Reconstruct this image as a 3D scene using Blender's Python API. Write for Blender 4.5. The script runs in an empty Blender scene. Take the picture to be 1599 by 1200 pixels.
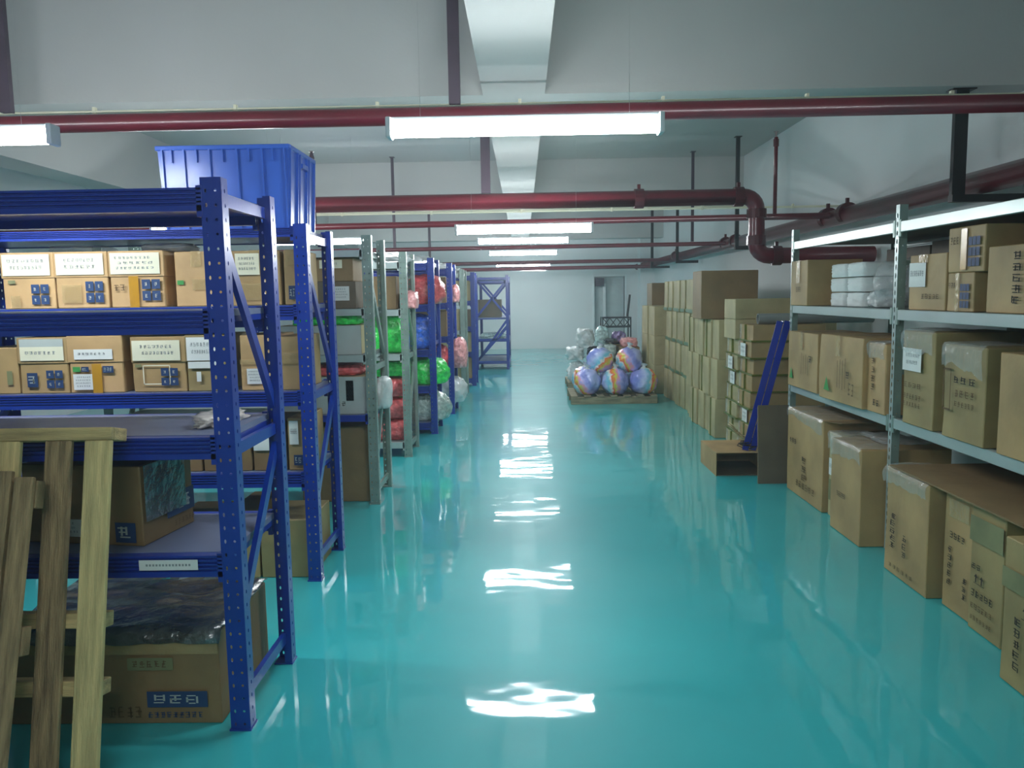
import bpy, bmesh, math, random
from mathutils import Vector, Matrix, noise
S = bpy.context.scene
COL = S.collection
# ------------------------------------------------------------------ camera
cam_d = bpy.data.cameras.new('camera'); cam = bpy.data.objects.new('camera', cam_d); COL.objects.link(cam)
cam_d.sensor_fit = 'HORIZONTAL'; cam_d.sensor_width = 36.0; cam_d.lens = 36.0 * 1250 / 1599
cam_d.clip_start = 0.05; cam_d.clip_end = 100
cam.matrix_world = Matrix(((0.99978754, 0.01434309, 0.01480362, 0.0), (0.01311685, 0.1112945, -0.9937009, 0.0),
                           (-0.0159003, 0.99368396, 0.11108272, 1.6), (0, 0, 0, 1)))
S.camera = cam
# ------------------------------------------------------------------ world, exposure
W = bpy.data.worlds.new('world'); S.world = W; W.use_nodes = True
W.node_tree.nodes['Background'].inputs[0].default_value = (0.5, 0.6, 0.62, 1)
W.node_tree.nodes['Background'].inputs[1].default_value = 0.0
S.view_settings.view_transform = 'Standard'; S.view_settings.look = 'None'
S.view_settings.exposure = 1.0; S.view_settings.gamma = 1.0; S.view_settings.use_curve_mapping = False
wv = W.node_tree.nodes.new('ShaderNodeVolumeScatter'); wv.inputs['Density'].default_value = 0.0045; wv.inputs['Anisotropy'].default_value = 0.35
wv.inputs['Color'].default_value = (0.82, 0.92, 1.0, 1); W.node_tree.links.new(wv.outputs[0], W.node_tree.nodes['World Output'].inputs['Volume'])   # thin haze added for glow round the lamps and a paler distance
S.cycles.volume_bounces = 1
S.cycles.use_denoising = True
S.cycles.max_bounces = 8; S.cycles.transparent_max_bounces = 16
S.cycles.sample_clamp_indirect = 6.0
LAMP_STRENGTH = 46.0

# ------------------------------------------------------------------ materials
def lin(c):
    c = c / 255.0
    return c / 12.92 if c <= 0.04045 else ((c + 0.055) / 1.055) ** 2.4
def rgb(r, g, b): return (lin(r), lin(g), lin(b), 1.0)
def new_mat(name):
    m = bpy.data.materials.new(name); m.use_nodes = True
    nt = m.node_tree; return m, nt, nt.nodes['Principled BSDF']
def simple(name, col, rough=0.5, metal=0.0, var=0.06, scale=6.0, bump=0.0, bscale=40.0, alpha=1.0, spec=0.5, coat=0.0, stretch=None):
    m, nt, b = new_mat(name)
    b.inputs['Roughness'].default_value = rough; b.inputs['Metallic'].default_value = metal
    b.inputs['Alpha'].default_value = alpha; b.inputs['Specular IOR Level'].default_value = spec
    b.inputs['Coat Weight'].default_value = coat; b.inputs['Coat Roughness'].default_value = 0.15
    tc = nt.nodes.new('ShaderNodeTexCoord'); mp = nt.nodes.new('ShaderNodeMapping')
    if stretch: mp.inputs['Scale'].default_value = stretch
    nt.links.new(tc.outputs['Object'], mp.inputs[0])
    n = nt.nodes.new('ShaderNodeTexNoise'); n.inputs['Scale'].default_value = scale; n.inputs['Detail'].default_value = 5
    nt.links.new(mp.outputs[0], n.inputs['Vector'])
    r = nt.nodes.new('ShaderNodeValToRGB'); e = r.color_ramp.elements
    e[0].position = 0.3; e[1].position = 0.7
    e[0].color = tuple(max(0, c * (1 - var * 2)) for c in col[:3]) + (1,)
    e[1].color = tuple(min(1, c * (1 + var * 2)) for c in col[:3]) + (1,)
    nt.links.new(n.outputs[0], r.inputs[0]); nt.links.new(r.outputs[0], b.inputs['Base Color'])
    if bump:
        n2 = nt.nodes.new('ShaderNodeTexNoise'); n2.inputs['Scale'].default_value = bscale; n2.inputs['Detail'].default_value = 4
        nt.links.new(mp.outputs[0], n2.inputs['Vector'])
        bp = nt.nodes.new('ShaderNodeBump'); bp.inputs['Strength'].default_value = bump; bp.inputs['Distance'].default_value = 0.02
        nt.links.new(n2.outputs[0], bp.inputs['Height']); nt.links.new(bp.outputs[0], b.inputs['Normal'])
    return m
M = {}
M['wall'] = simple('painted plaster', rgb(228, 232, 232), 0.75, var=0.02, scale=1.2, bump=0.05)
M['ceil'] = simple('ceiling paint', rgb(187, 189, 186), 0.85, var=0.025, scale=0.8, bump=0.05)
M['blue'] = simple('blue powder coat', rgb(16, 52, 148), 0.30, var=0.06, scale=3, bump=0.03, bscale=90, coat=0.2)
M['bluebeam'] = simple('blue beam paint', rgb(24, 54, 150), 0.33, var=0.05, scale=3, coat=0.2)
M['board'] = simple('dusty blue steel board', rgb(112, 122, 152), 0.42, var=0.10, scale=2.5, spec=0.5)
M['boardblue'] = simple('blue steel board', rgb(40, 66, 140), 0.4, var=0.15, scale=2.5)
M['galv'] = simple('grey enamel rack steel', rgb(132, 152, 144), 0.38, metal=0.25, var=0.08, scale=9, bump=0.05, bscale=60)
M['greybeam'] = simple('pale grey beam enamel', rgb(176, 190, 188), 0.3, metal=0.25, var=0.03, scale=4)
M['galvdark'] = simple('grey shelf board', rgb(110, 122, 122), 0.5, metal=0.2, var=0.1, scale=4)
M['red'] = simple('fire pipe red', rgb(104, 24, 38), 0.35, var=0.10, scale=3, coat=0.3)
M['reddark'] = simple('fire pipe fitting red', rgb(82, 18, 28), 0.4, var=0.10, scale=8, coat=0.2)
M['hanger'] = simple('dark painted steel hanger', rgb(74, 60, 72), 0.5, var=0.08, scale=6)
M['blacksteel'] = simple('black steel', rgb(34, 34, 36), 0.5, var=0.1)
M['white'] = simple('white paper', rgb(226, 230, 226), 0.7, var=0.02)
M['cream'] = simple('cream paper', rgb(228, 226, 200), 0.7, var=0.02)
M['ink'] = simple('grey ink', rgb(140, 148, 148), 0.8, var=0.1)
M['blackink'] = simple('black ink', rgb(46, 40, 32), 0.8, var=0.1)
M['blueink'] = simple('navy print', rgb(34, 62, 104), 0.6, var=0.1)
M['greenink'] = simple('green print', rgb(64, 150, 76), 0.7, var=0.1)
M['greenfaded'] = simple('faded green print', rgb(124, 126, 88), 0.7, var=0.1)
M['brownink'] = simple('brown print', rgb(106, 84, 54), 0.8, var=0.15)
M['tape'] = simple('clear packing tape', rgb(196, 172, 122), 0.12, var=0.05, alpha=0.55, spec=0.9, bump=0.5, bscale=25)
M['tapeyel'] = simple('yellow packing tape', rgb(196, 146, 44), 0.2, var=0.08, alpha=0.9, spec=0.7)
M['strap'] = simple('olive plastic strap', rgb(104, 112, 40), 0.35, var=0.1)
M['strapgreen'] = simple('green plastic strap', rgb(96, 128, 96), 0.4, var=0.1)
M['film'] = simple('clear plastic film', rgb(214, 222, 222), 0.10, var=0.03, alpha=0.30, spec=1.0, bump=1.0, bscale=22, coat=0.8)
M['filmwhite'] = simple('milky plastic film', rgb(224, 232, 232), 0.2, var=0.04, alpha=0.75, spec=0.9, bump=0.9, bscale=14)
M['blackfilm'] = simple('black plastic film', rgb(70, 78, 78), 0.14, var=0.3, scale=5, spec=1.0, bump=1.0, bscale=16, coat=1.0)
M['foam'] = simple('white foam', rgb(222, 228, 226), 0.7, var=0.03)
M['wood'] = simple('pale pallet wood', rgb(208, 186, 128), 0.7, var=0.16, scale=3.0, bump=0.4, bscale=18, stretch=(14, 2, 1.2))
M['woodold'] = simple('weathered pallet wood', rgb(150, 126, 90), 0.8, var=0.25, scale=3.5, bump=0.5, bscale=18, stretch=(12, 2, 1.4))
M['woodh'] = simple('pale pallet crosspiece wood', rgb(190, 166, 114), 0.7, var=0.2, scale=3.0, bump=0.4, bscale=18, stretch=(1.2, 6, 14))
M['woodgrey'] = simple('grey pallet wood', rgb(138, 130, 104), 0.8, var=0.18, scale=3.0, bump=0.3, bscale=18, stretch=(1.5, 12, 8))
M['tube'] = simple('grey plastic pipe', rgb(140, 146, 142), 0.4, var=0.03)
M['crate'] = simple('blue plastic crate', rgb(50, 92, 184), 0.28, var=0.04, spec=0.6)
M['bluesheet'] = simple('blue painted angle steel', rgb(26, 52, 168), 0.3, var=0.08, coat=0.3)
M['grey'] = simple('light grey plastic', rgb(176, 186, 182), 0.5, var=0.04)
M['lampbody'] = simple('white lamp enamel', rgb(220, 224, 226), 0.4, var=0.02)
M['cloth'] = simple('crumpled white rag', rgb(214, 206, 200), 0.9, var=0.15, scale=22)
M['doorpaint'] = simple('grey door paint', rgb(196, 208, 208), 0.5, var=0.03)
M['frame'] = simple('white steel frame', rgb(232, 238, 238), 0.4, var=0.02)
M['chrome'] = simple('dull chrome', rgb(150, 140, 140), 0.3, metal=0.9)
def card(name, c):
    m = simple(name, c, 0.62, var=0.10, scale=3.2, bump=0.22, bscale=9)
    return m
M['c_light'] = card('cardboard light tan', rgb(194, 160, 112))
M['c_tan'] = card('cardboard tan', rgb(172, 144, 98))
M['c_olive'] = card('cardboard olive tan', rgb(156, 138, 92))
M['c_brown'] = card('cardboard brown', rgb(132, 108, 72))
M['c_buff'] = card('cardboard pale buff', rgb(176, 164, 122))
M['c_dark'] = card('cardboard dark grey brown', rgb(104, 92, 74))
def bagm(name, c, rough=0.25, alpha=1.0):
    m = simple(name, c, rough, var=0.20, scale=24, bump=1.0, bscale=20, spec=0.8, alpha=alpha, coat=0.3); return m  # mottled tone mixes painted crinkle highlights with the goods' own uneven colour
M['b_green'] = bagm('bright green bagged goods', rgb(50, 240, 84))
M['b_red'] = bagm('coral red bagged goods', rgb(250, 96, 98))
M['b_pink'] = bagm('pale pink bagged goods', rgb(248, 156, 156))
M['b_blue'] = bagm('blue bagged goods', rgb(50, 104, 220))
M['b_grey'] = bagm('grey green bagged goods', rgb(176, 192, 186))
M['b_black'] = bagm('black bagged plush', rgb(44, 46, 56))
M['b_teal'] = bagm('pale teal bag', rgb(162, 192, 190))
M['b_purple'] = bagm('purple printed bag', rgb(130, 112, 160))
def ball_mat(name, rot, seed):
    m, nt, b = new_mat(name)
    b.inputs['Roughness'].default_value = 0.22; b.inputs['Coat Weight'].default_value = 0.4
    tc = nt.nodes.new('ShaderNodeTexCoord'); mp = nt.nodes.new('ShaderNodeMapping')
    mp.inputs['Rotation'].default_value = (0, rot, 0.0); mp.inputs['Location'].default_value = (seed * 0.1, 0, 0)
    nt.links.new(tc.outputs['Object'], mp.inputs[0])
    n = nt.nodes.new('ShaderNodeTexNoise'); n.inputs['Scale'].default_value = 17; n.inputs['Detail'].default_value = 3
    nt.links.new(mp.outputs[0], n.inputs['Vector'])
    sx = nt.nodes.new('ShaderNodeSeparateXYZ'); nt.links.new(mp.outputs[0], sx.inputs[0])
    ad = nt.nodes.new('ShaderNodeMath'); ad.operation = 'MULTIPLY_ADD'; ad.inputs[1].default_value = 2.2
    nt.links.new(sx.outputs[0], ad.inputs[0])
    m2 = nt.nodes.new('ShaderNodeMath'); m2.operation = 'MULTIPLY'; m2.inputs[1].default_value = 0.30
    nt.links.new(n.outputs[0], m2.inputs[0])
    a3 = nt.nodes.new('ShaderNodeMath'); a3.operation = 'ADD'; a3.inputs[1].default_value = 0.36
    nt.links.new(m2.outputs[0], a3.inputs[0]); nt.links.new(a3.outputs[0], ad.inputs[2])
    r = nt.nodes.new('ShaderNodeValToRGB'); cr = r.color_ramp
    cols = [(0.0, (140, 150, 224)), (0.22, (186, 200, 240)), (0.36, (120, 200, 226)), (0.43, (236, 226, 214)), (0.47, (232, 98, 86)),
            (0.52, (238, 150, 60)), (0.57, (206, 214, 80)), (0.63, (232, 150, 176)), (0.70, (186, 180, 234)), (0.84, (136, 144, 218)), (1.0, (176, 186, 236))]
    e = cr.elements; e[0].position = 0; e[0].color = rgb(*cols[0][1]); e[1].position = 1; e[1].color = rgb(*cols[-1][1])
    for p, c in cols[1:-1]:
        k = e.new(p); k.color = rgb(*c)
    nt.links.new(ad.outputs[0], r.inputs[0]); nt.links.new(r.outputs[0], b.inputs['Base Color'])
    bp = nt.nodes.new('ShaderNodeBump'); bp.inputs['Strength'].default_value = 0.5; bp.inputs['Distance'].default_value = 0.02
    nt.links.new(n.outputs[0], bp.inputs['Height']); nt.links.new(bp.outputs[0], b.inputs['Normal'])
    return m
def emis(name, col, s):
    m, nt, b = new_mat(name)
    b.inputs['Base Color'].default_value = (0.8, 0.8, 0.8, 1)
    b.inputs['Emission Color'].default_value = col; b.inputs['Emission Strength'].default_value = s
    return m
M['tubelight'] = emis('fluorescent tube', (0.90, 0.96, 0.99, 1), LAMP_STRENGTH)
# epoxy floor
m, nt, b = new_mat('turquoise epoxy floor'); M['floor'] = m
tc = nt.nodes.new('ShaderNodeTexCoord')
n1 = nt.nodes.new('ShaderNodeTexNoise'); n1.inputs['Scale'].default_value = 0.8; n1.inputs['Detail'].default_value = 6
nt.links.new(tc.outputs['Object'], n1.inputs['Vector'])
r = nt.nodes.new('ShaderNodeValToRGB'); r.color_ramp.elements[0].position = 0.3; r.color_ramp.elements[1].position = 0.7
r.color_ramp.elements[0].color = rgb(48, 170, 175); r.color_ramp.elements[1].color = rgb(60, 186, 190)
nt.links.new(n1.outputs[0], r.inputs[0]); nt.links.new(r.outputs[0], b.inputs['Base Color'])
b.inputs['Roughness'].default_value = 0.42; b.inputs['Specular IOR Level'].default_value = 0.15; b.inputs['Coat Weight'].default_value = 0.9; b.inputs['Coat Roughness'].default_value = 0.04; b.inputs['Coat IOR'].default_value = 1.5
w1 = nt.nodes.new('ShaderNodeTexNoise'); w1.inputs['Scale'].default_value = 1.7; w1.inputs['Detail'].default_value = 2.2
mp = nt.nodes.new('ShaderNodeMapping'); mp.inputs['Scale'].default_value = (1.0, 1.6, 1)
nt.links.new(tc.outputs['Object'], mp.inputs[0]); nt.links.new(mp.outputs[0], w1.inputs['Vector'])
bp = nt.nodes.new('ShaderNodeBump'); bp.inputs['Strength'].default_value = 0.16; bp.inputs['Distance'].default_value = 0.03
nt.links.new(w1.outputs[0], bp.inputs['Height']); nt.links.new(bp.outputs[0], b.inputs['Normal']); nt.links.new(bp.outputs[0], b.inputs['Coat Normal'])

# ------------------------------------------------------------------ mesh helper
class MB:
    def __init__(s): s.v = []; s.f = []; s.m = []; s.mats = []
    def mi(s, mat):
        if mat not in s.mats: s.mats.append(mat)
        return s.mats.index(mat)
    def face(s, pts, mat):
        i = len(s.v); s.v += [tuple(p) for p in pts]; s.f.append(list(range(i, i + len(pts)))); s.m.append(s.mi(mat))
    def box(s, x0, x1, y0, y1, z0, z1, mat, mtx=None):
        P = [Vector(p) for p in ((x0, y0, z0), (x1, y0, z0), (x1, y1, z0), (x0, y1, z0), (x0, y0, z1), (x1, y0, z1), (x1, y1, z1), (x0, y1, z1))]
        if mtx is not None: P = [mtx @ p for p in P]
        i = len(s.v); s.v += [tuple(p) for p in P]; k = s.mi(mat)
        for q in ((0, 3, 2, 1), (4, 5, 6, 7), (0, 1, 5, 4), (1, 2, 6, 5), (2, 3, 7, 6), (3, 0, 4, 7)):
            s.f.append([i + a for a in q]); s.m.append(k)
    def bar(s, a, b_, w, h, mat, up=(0, 0, 1)):
        a = Vector(a); b_ = Vector(b_); d = b_ - a; L = d.length; d.normalize(); u = Vector(up)
        sd = d.cross(u)
        if sd.length < 1e-4: sd = Vector((1, 0, 0))
        sd.normalize(); u = sd.cross(d)
        mt = Matrix.Translation(a) @ Matrix((sd, d, u)).transposed().to_4x4()
        s.box(-w / 2, w / 2, 0, L, -h / 2, h / 2, mat, mt)
    def tube(s, pts, rad, mat, n=12, caps=True):
        pts = [Vector(p) for p in pts]; rings = []; k = s.mi(mat); prev = None
        for i, p in enumerate(pts):
            t = (pts[min(i + 1, len(pts) - 1)] - pts[max(i - 1, 0)]).normalized()
            if prev is None:
                a = Vector((0, 0, 1)) if abs(t.z) < 0.9 else Vector((1, 0, 0))
            else: a = prev
            u = (a - t * a.dot(t)).normalized(); w = t.cross(u); prev = u
            r_ = rad[i] if isinstance(rad, (list, tuple)) else rad
            base = len(s.v)
            for j in range(n):
                an = 2 * math.pi * j / n; s.v.append(tuple(p + (u * math.cos(an) + w * math.sin(an)) * r_))
            rings.append(base)
        for i in range(len(rings) - 1):
            for j in range(n):
                j2 = (j + 1) % n
                s.f.append([rings[i] + j, rings[i + 1] + j, rings[i + 1] + j2, rings[i] + j2][::-1]); s.m.append(k)
        if caps:
            s.f.append([rings[0] + j for j in range(n)]); s.m.append(k)
            s.f.append([rings[-1] + j for j in range(n)][::-1]); s.m.append(k)
    def prism(s, prof, x0, x1, mat):      # profile in (y, z), swept along x
        i = len(s.v); n = len(prof); k = s.mi(mat)
        s.v += [(x0, p[0], p[1]) for p in prof] + [(x1, p[0], p[1]) for p in prof]
        for j in range(n):
            j2 = (j + 1) % n; s.f.append([i + j, i + j2, i + n + j2, i + n + j]); s.m.append(k)
        s.f.append([i + j for j in range(n)][::-1]); s.m.append(k); s.f.append([i + n + j for j in range(n)]); s.m.append(k)
    def plate_holes(s, o, u, v, w, L, cols, pitch, mat):   # strip w wide (u) and L long (v) with holes; cols: (centre, half width, half height)
        o, u, v = Vector(o), Vector(u), Vector(v); n = int(L // pitch); ed = [0]
        for a, b_ in zip(cols[:-1], cols[1:]): ed.append((a[0] + b_[0]) / 2)
        ed.append(w); k = s.mi(mat)
        for c, (cx, hw, hh) in enumerate(cols):
            x0, x1 = ed[c], ed[c + 1]
            for r_ in range(n):
                y0 = r_ * pitch; y1 = y0 + pitch; cy = (y0 + y1) / 2
                out = [(x0, y0), (cx, y0), (x1, y0), (x1, cy), (x1, y1), (cx, y1), (x0, y1), (x0, cy)]
                inn = [(cx - hw * .7, cy - hh * .7), (cx, cy - hh), (cx + hw * .7, cy - hh * .7), (cx + hw, cy), (cx + hw * .7, cy + hh * .7), (cx, cy + hh), (cx - hw * .7, cy + hh * .7), (cx - hw, cy)]
                i = len(s.v); s.v += [tuple(o + u * p[0] + v * p[1]) for p in out + inn]
                for j in range(8):
                    j2 = (j + 1) % 8; s.f.append([i + j, i + j2, i + 8 + j2, i + 8 + j]); s.m.append(k)
        if L - n * pitch > 1e-4:
            s.face([o + v * (n * pitch), o + u * w + v * (n * pitch), o + u * w + v * L, o + v * L], mat)
    def mesh(s, name, smooth=False):
        me = bpy.data.meshes.new(name); me.from_pydata(s.v, [], s.f)
        for mt in s.mats: me.materials.append(M[mt] if isinstance(mt, str) else mt)
        for p, k in zip(me.polygons, s.m): p.material_index = k; p.use_smooth = smooth
        me.update(); return me
    def build(s, name, parent=None, smooth=False, loc=None, rot=None):
        o = bpy.data.objects.new(name, s.mesh(name, smooth)); COL.objects.link(o)
        if parent: o.parent = parent
        if loc: o.location = loc
        if rot: o.rotation_euler = rot
        return o
LABELS = {}
def tag(o, label, cat, group=None):
    LABELS.setdefault(label, []).append(o.name)
    o['label'] = label; o['category'] = cat
    if group: o['group'] = group
    return o
def empty(name, loc, rz=0.0):
    o = bpy.data.objects.new(name, None); COL.objects.link(o); o.location = loc; o.rotation_euler = (0, 0, rz); o.empty_display_size = 0.1; return o
def struct(mb, name, **k):
    o = mb.build(name, **k); o['kind'] = 'structure'; return o
def bevel(o, w=0.004, seg=1):
    md = o.modifiers.new('bevel', 'BEVEL'); md.width = w; md.segments = seg; md.limit_method = 'ANGLE'; return o
def solid(o, t=0.002):
    md = o.modifiers.new('solid', 'SOLIDIFY'); md.thickness = t; md.offset = 0; return o

# ------------------------------------------------------------------ setting
XL, XR, YB, YF, ZC, ZB = -6.5, 3.5, -3.2, 23.6, 3.7, 2.95
q = MB(); q.box(XL - .2, XR + .2, YB - .2, YF + .2, -0.1, 0, 'floor'); struct(q, 'floor')
q = MB(); q.box(XL - .2, XR + .2, YB - .2, YF + .2, ZC, ZC + .2, 'ceil'); struct(q, 'ceiling')
q = MB(); q.box(XL - .2, XL, YB - .2, YF + .2, 0, ZC, 'wall'); struct(q, 'wall_left')
q = MB(); q.box(XR, XR + .2, YB - .2, YF + .2, 0, ZC, 'wall'); struct(q, 'wall_right')
q = MB(); q.box(XL, XR, YB - .2, YB, 0, ZC, 'wall'); struct(q, 'wall_rear')
DX0, DX1, DZ = 2.10, 2.98, 2.08          # doorway in the far wall
q = MB(); q.box(XL, DX0, YF, YF + .2, 0, ZC, 'wall'); q.box(DX1, XR, YF, YF + .2, 0, ZC, 'wall'); q.box(DX0, DX1, YF, YF + .2, DZ, ZC, 'wall')
struct(q, 'wall_front')
q = MB(); q.box(DX0, DX1, YF + .16, YF + .2, 0, DZ, 'doorpaint')
d1 = struct(q, 'door_1')
q = MB(); q.box(DX0 - .06, DX0, YF - .03, YF + .15, 0, DZ + .06, 'frame'); q.box(DX1, DX1 + .06, YF - .03, YF + .15, 0, DZ + .06, 'frame'); q.box(DX0, DX1, YF - .03, YF + .15, DZ, DZ + .06, 'frame')
q.build('door_frame', d1)
q = MB(); q.box(DX0 + .25, DX0 + .33, YF - .02, YF + .1, 0, 1.88, 'frame'); q.build('door_post', d1)
q = MB(); q.box(DX0 + .02, DX0 + .27, YF - .14, YF + .06, 1.80, 2.04, 'hanger'); q.build('door_closer_box', d1)
bi = 0
for y0 in (-1.7, 5.62, 12.9, 20.1):
    bi += 1; q = MB(); q.box(XL, XR, y0, y0 + .42, ZB, ZC, 'ceil'); struct(q, 'trim_%d' % bi)
for x0 in (-0.25, -5.2):
    for (ya, yb) in ((YB, -1.7), (-1.28, 5.62), (6.04, 12.9), (13.32, 20.1), (20.52, YF)):
        bi += 1; q = MB(); q.box(x0, x0 + .42, ya, yb, ZB, ZC, 'ceil'); struct(q, 'trim_%d' % bi)
bi += 1; q = MB(); q.box(3.12, XR, 21.4, 21.9, 0, ZC, 'wall'); struct(q, 'trim_%d' % bi)

# ------------------------------------------------------------------ lamps
def lamp(x, y, z, label, group, L=1.2):
    t = empty('fluorescent_lamp', (x, y, z))
    tag(t, label, 'lamp', group)
    q = MB(); q.box(-L / 2, L / 2, -.028, .028, .036, .055, 'lampbody'); q.box(-L / 2 - .004, -L / 2 + .02, -.04, .04, -.034, .055, 'lampbody'); q.box(L / 2 - .02, L / 2 + .004, -.04, .04, -.034, .055, 'lampbody')
    bevel(q.build('housing', t), .004)
    q = MB(); prof = [(.038 * math.sin(a), .002 - .031 * math.cos(a)) for a in [math.radians(k * 24 - 132) for k in range(12)]]
    q.prism(prof, -L / 2 + .02, L / 2 - .02, 'tubelight'); q.build('diffuser', t)
    for s in (-1, 1):
        q = MB(); q.tube([(s * L * .38, 0, .055), (s * L * .38, 0, ZC - z if abs(x) > .6 else ZB - z if abs(s * L * .38 + x) < .19 else ZC - z)], .0009, 'ceil', 5)
        q.build('suspension_wire', t)
    return t
gl = 'fluorescent lamps over the aisle'
nm = ['nearest', 'second', 'third', 'fourth', 'fifth', 'farthest']
for (y, z, n) in ((3.6, 2.32, 0), (7.1, 2.16, 1), (10.6, 2.29, 2), (14.1, 2.31, 3), (17.6, 2.24, 4), (21.0, 2.24, 5)):
    lamp(0.02, y, z, 'white fluorescent batten lamp above the aisle, %s from the front' % nm[n] if n not in (0, 5) else 'white fluorescent batten lamp above the aisle, %s one' % nm[n], gl)
lamp(-2.65, 3.6, 2.32, 'fluorescent lamp cut by the left frame edge, above the nearest blue rack', 'fluorescent lamps over the racks')
lamp(-0.6, -0.2, 2.32, 'unseen fluorescent lamp added above the camera position to light the near goods', gl)  # out of view, added to brighten the front rack and near cartons
lamp(-2.65, 7.1, 2.2, 'fluorescent lamp behind the big blue crate, over the left racks', 'fluorescent lamps over the racks')
lamp(-2.65, 14.1, 2.32, 'fluorescent lamp beyond the grey racks, over the left racks', 'fluorescent lamps over the racks')
lamp(-2.65, 10.6, 2.32, 'fluorescent lamp glimpsed behind the first grey rack, over the left racks', 'fluorescent lamps over the racks')
lamp(-2.65, 17.6, 2.32, 'fluorescent lamp hanging far back over the left racks', 'fluorescent lamps over the racks')

# ------------------------------------------------------------------ pipes
def pipe(name, pts, r, label, cat='pipe', mat='red', group=None, n=16, coup=(), flr=0.0):
    q = MB(); q.tube(pts, r, mat, n); o = q.build(name, smooth=True); tag(o, label, cat, group)
    for (a, d) in coup:
        a = Vector(a); d = Vector(d).normalized(); q = MB()
        q.tube([a - d * .045, a + d * .045], r * 1.22, 'reddark', n)
        q.bar(a + Vector((0, 0, r * 1.1)), a + Vector((0, 0, r * 1.75)), .03, .03, 'reddark')
        q.build('coupling', o)
    return o
def arc(c, r, a0, a1, n, f):
    return [f(c[0] + r * math.cos(math.radians(a0 + (a1 - a0) * i / n)), c[1] + r * math.sin(math.radians(a0 + (a1 - a0) * i / n))) for i in range(n + 1)]
pipe('fire_pipe', [(-6.4, 5.3, 2.735), (3.45, 5.3, 2.76)], .057, 'dark red fire pipe crossing just behind the nearest aisle lamp', group='red pipes across the ceiling')
# second pipe with a drop at its right end
pts = [(-6.4, 8.0, 2.50), (2.17, 8.0, 2.515)] + arc((2.17, 2.385), .13, 90, 0, 6, lambda a, b_: (a, 8.0, b_)) + arc((2.43, 2.07), .13, 180, 270, 6, lambda a, b_: (a, 8.0, b_)) + [(3.45, 8.0, 1.94)]
pipe('fire_pipe', pts, .078, 'thick red pipe that bends down at its right end behind the grey shelf', group='red pipes across the ceiling',
     coup=[((1.15, 8, 2.513), (1, 0, 0)), ((2.12, 8, 2.515), (1, 0, 0)), ((2.30, 8, 2.35), (0, 0, 1)), ((2.30, 8, 2.09), (0, 0, 1)), ((2.5, 8, 1.94), (1, 0, 0))])
pipe('branch_pipe', [(-6.4, 8.3, 2.30), (3.12, 8.3, 2.345)], .032, 'thin red branch pipe just behind the thick bent pipe, joining the wall main', group='red pipes across the ceiling')
pipe('branch_pipe', [(-6.4, 12.5, 2.305), (3.12, 12.5, 2.33)], .032, 'thin red branch pipe beyond the second aisle lamp', group='red pipes across the ceiling')
pipe('branch_pipe', [(-6.4, 17.2, 2.24), (3.12, 17.2, 2.28)], .04, 'thin red branch pipe at the fifth aisle lamp', group='red pipes across the ceiling')
pipe('branch_pipe', [(-6.4, 19.4, 2.19), (3.12, 19.4, 2.22)], .045, 'red branch pipe nearest the far wall, lower of the back pipes', group='red pipes across the ceiling')
pipe('branch_pipe', [(-6.4, 19.7, 2.36), (3.12, 19.7, 2.38)], .04, 'dark pipe nearest the far wall, upper of the back pipes', mat='hanger', group='red pipes across the ceiling')
cps = [((3.2, y, 2.345), (0, 1, 0)) for y in (8.05, 8.55, 12.2, 12.8, 16.9)]
pipe('fire_main_pipe', [(3.2, 2.0, 2.33), (3.2, 22.5, 2.31)], .083, 'large red fire main running along the right wall over the shelves', n=20, coup=cps)
for (x, y, za, zb, lb) in ((2.57, 8.3, 2.345, 3.13, 'right of the bent pipe'), (-1.52, 6.1, 1.0, 0, '')):
    if not lb: continue
    q = MB(); q.tube([(x, y, za), (x, y, zb)], .02, 'red', 10); r0 = tag(q.build('sprinkler_riser', smooth=True), 'thin upright red sprinkler riser ' + lb, 'sprinkler pipe', 'sprinkler risers')
    q = MB(); q.tube([(x, y, zb - .09), (x, y, zb - .02)], .028, 'reddark', 10); q.tube([(x, y, zb - .02), (x, y, zb + .05)], .012, 'chrome', 8); q.tube([(x, y, zb + .05), (x, y, zb + .056)], .028, 'chrome', 12); q.build('sprinkler_head', r0)
x, y, za, zb = -2.12, 8.3, 2.34, 3.02
q = MB(); q.tube([(x, y, za), (x, y, zb)], .025, 'hanger', 10); r0 = tag(q.build('sprinkler_riser', smooth=True), 'thin upright dark red sprinkler riser right of the big blue crate', 'sprinkler pipe', 'sprinkler risers')
q = MB(); q.tube([(x, y, zb - .02), (x, y, zb + .05)], [.03, .012], 'hanger', 8); q.tube([(x, y, zb + .05), (x, y, zb + .056)], .028, 'chrome', 12); q.build('sprinkler_head', r0)
def hang(x, y, z0, z1, w, label, mat='hanger', foot=None):
    q = MB(); q.box(x - w / 2, x + w / 2, y - .02, y + .02, z0, z1, mat); q.box(x - w * .9, x + w * .9, y - .05, y + .05, z1 - .008, z1, mat)
    if foot: q.box(x - w / 2, x + foot, y - .03, y + .03, z0 - .05, z0, mat)
    return tag(q.build('pipe_hanger'), label, 'hanger', 'steel pipe hangers')
hang(-0.41, 5.21, 2.80, ZC, .072, 'dark vertical steel hanger dropping beside the ceiling beam to the near pipe')
hang(-3.26, 5.21, 2.80, ZC, .072, 'dark vertical steel hanger at the top left corner of the view')
hang(3.03, 5.72, 2.24, ZB, .09, 'black angle hanger holding the fire main above the near grey shelf', 'blacksteel', .45)
hang(-0.34, 7.9, 2.58, ZC, .09, 'dark steel hanger between the first and second aisle lamps', 'hanger')
hang(2.98, 11.3, 2.22, ZC, .05, 'thin black hanger on the fire main beyond the bent pipe', 'blacksteel', .4)
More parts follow.
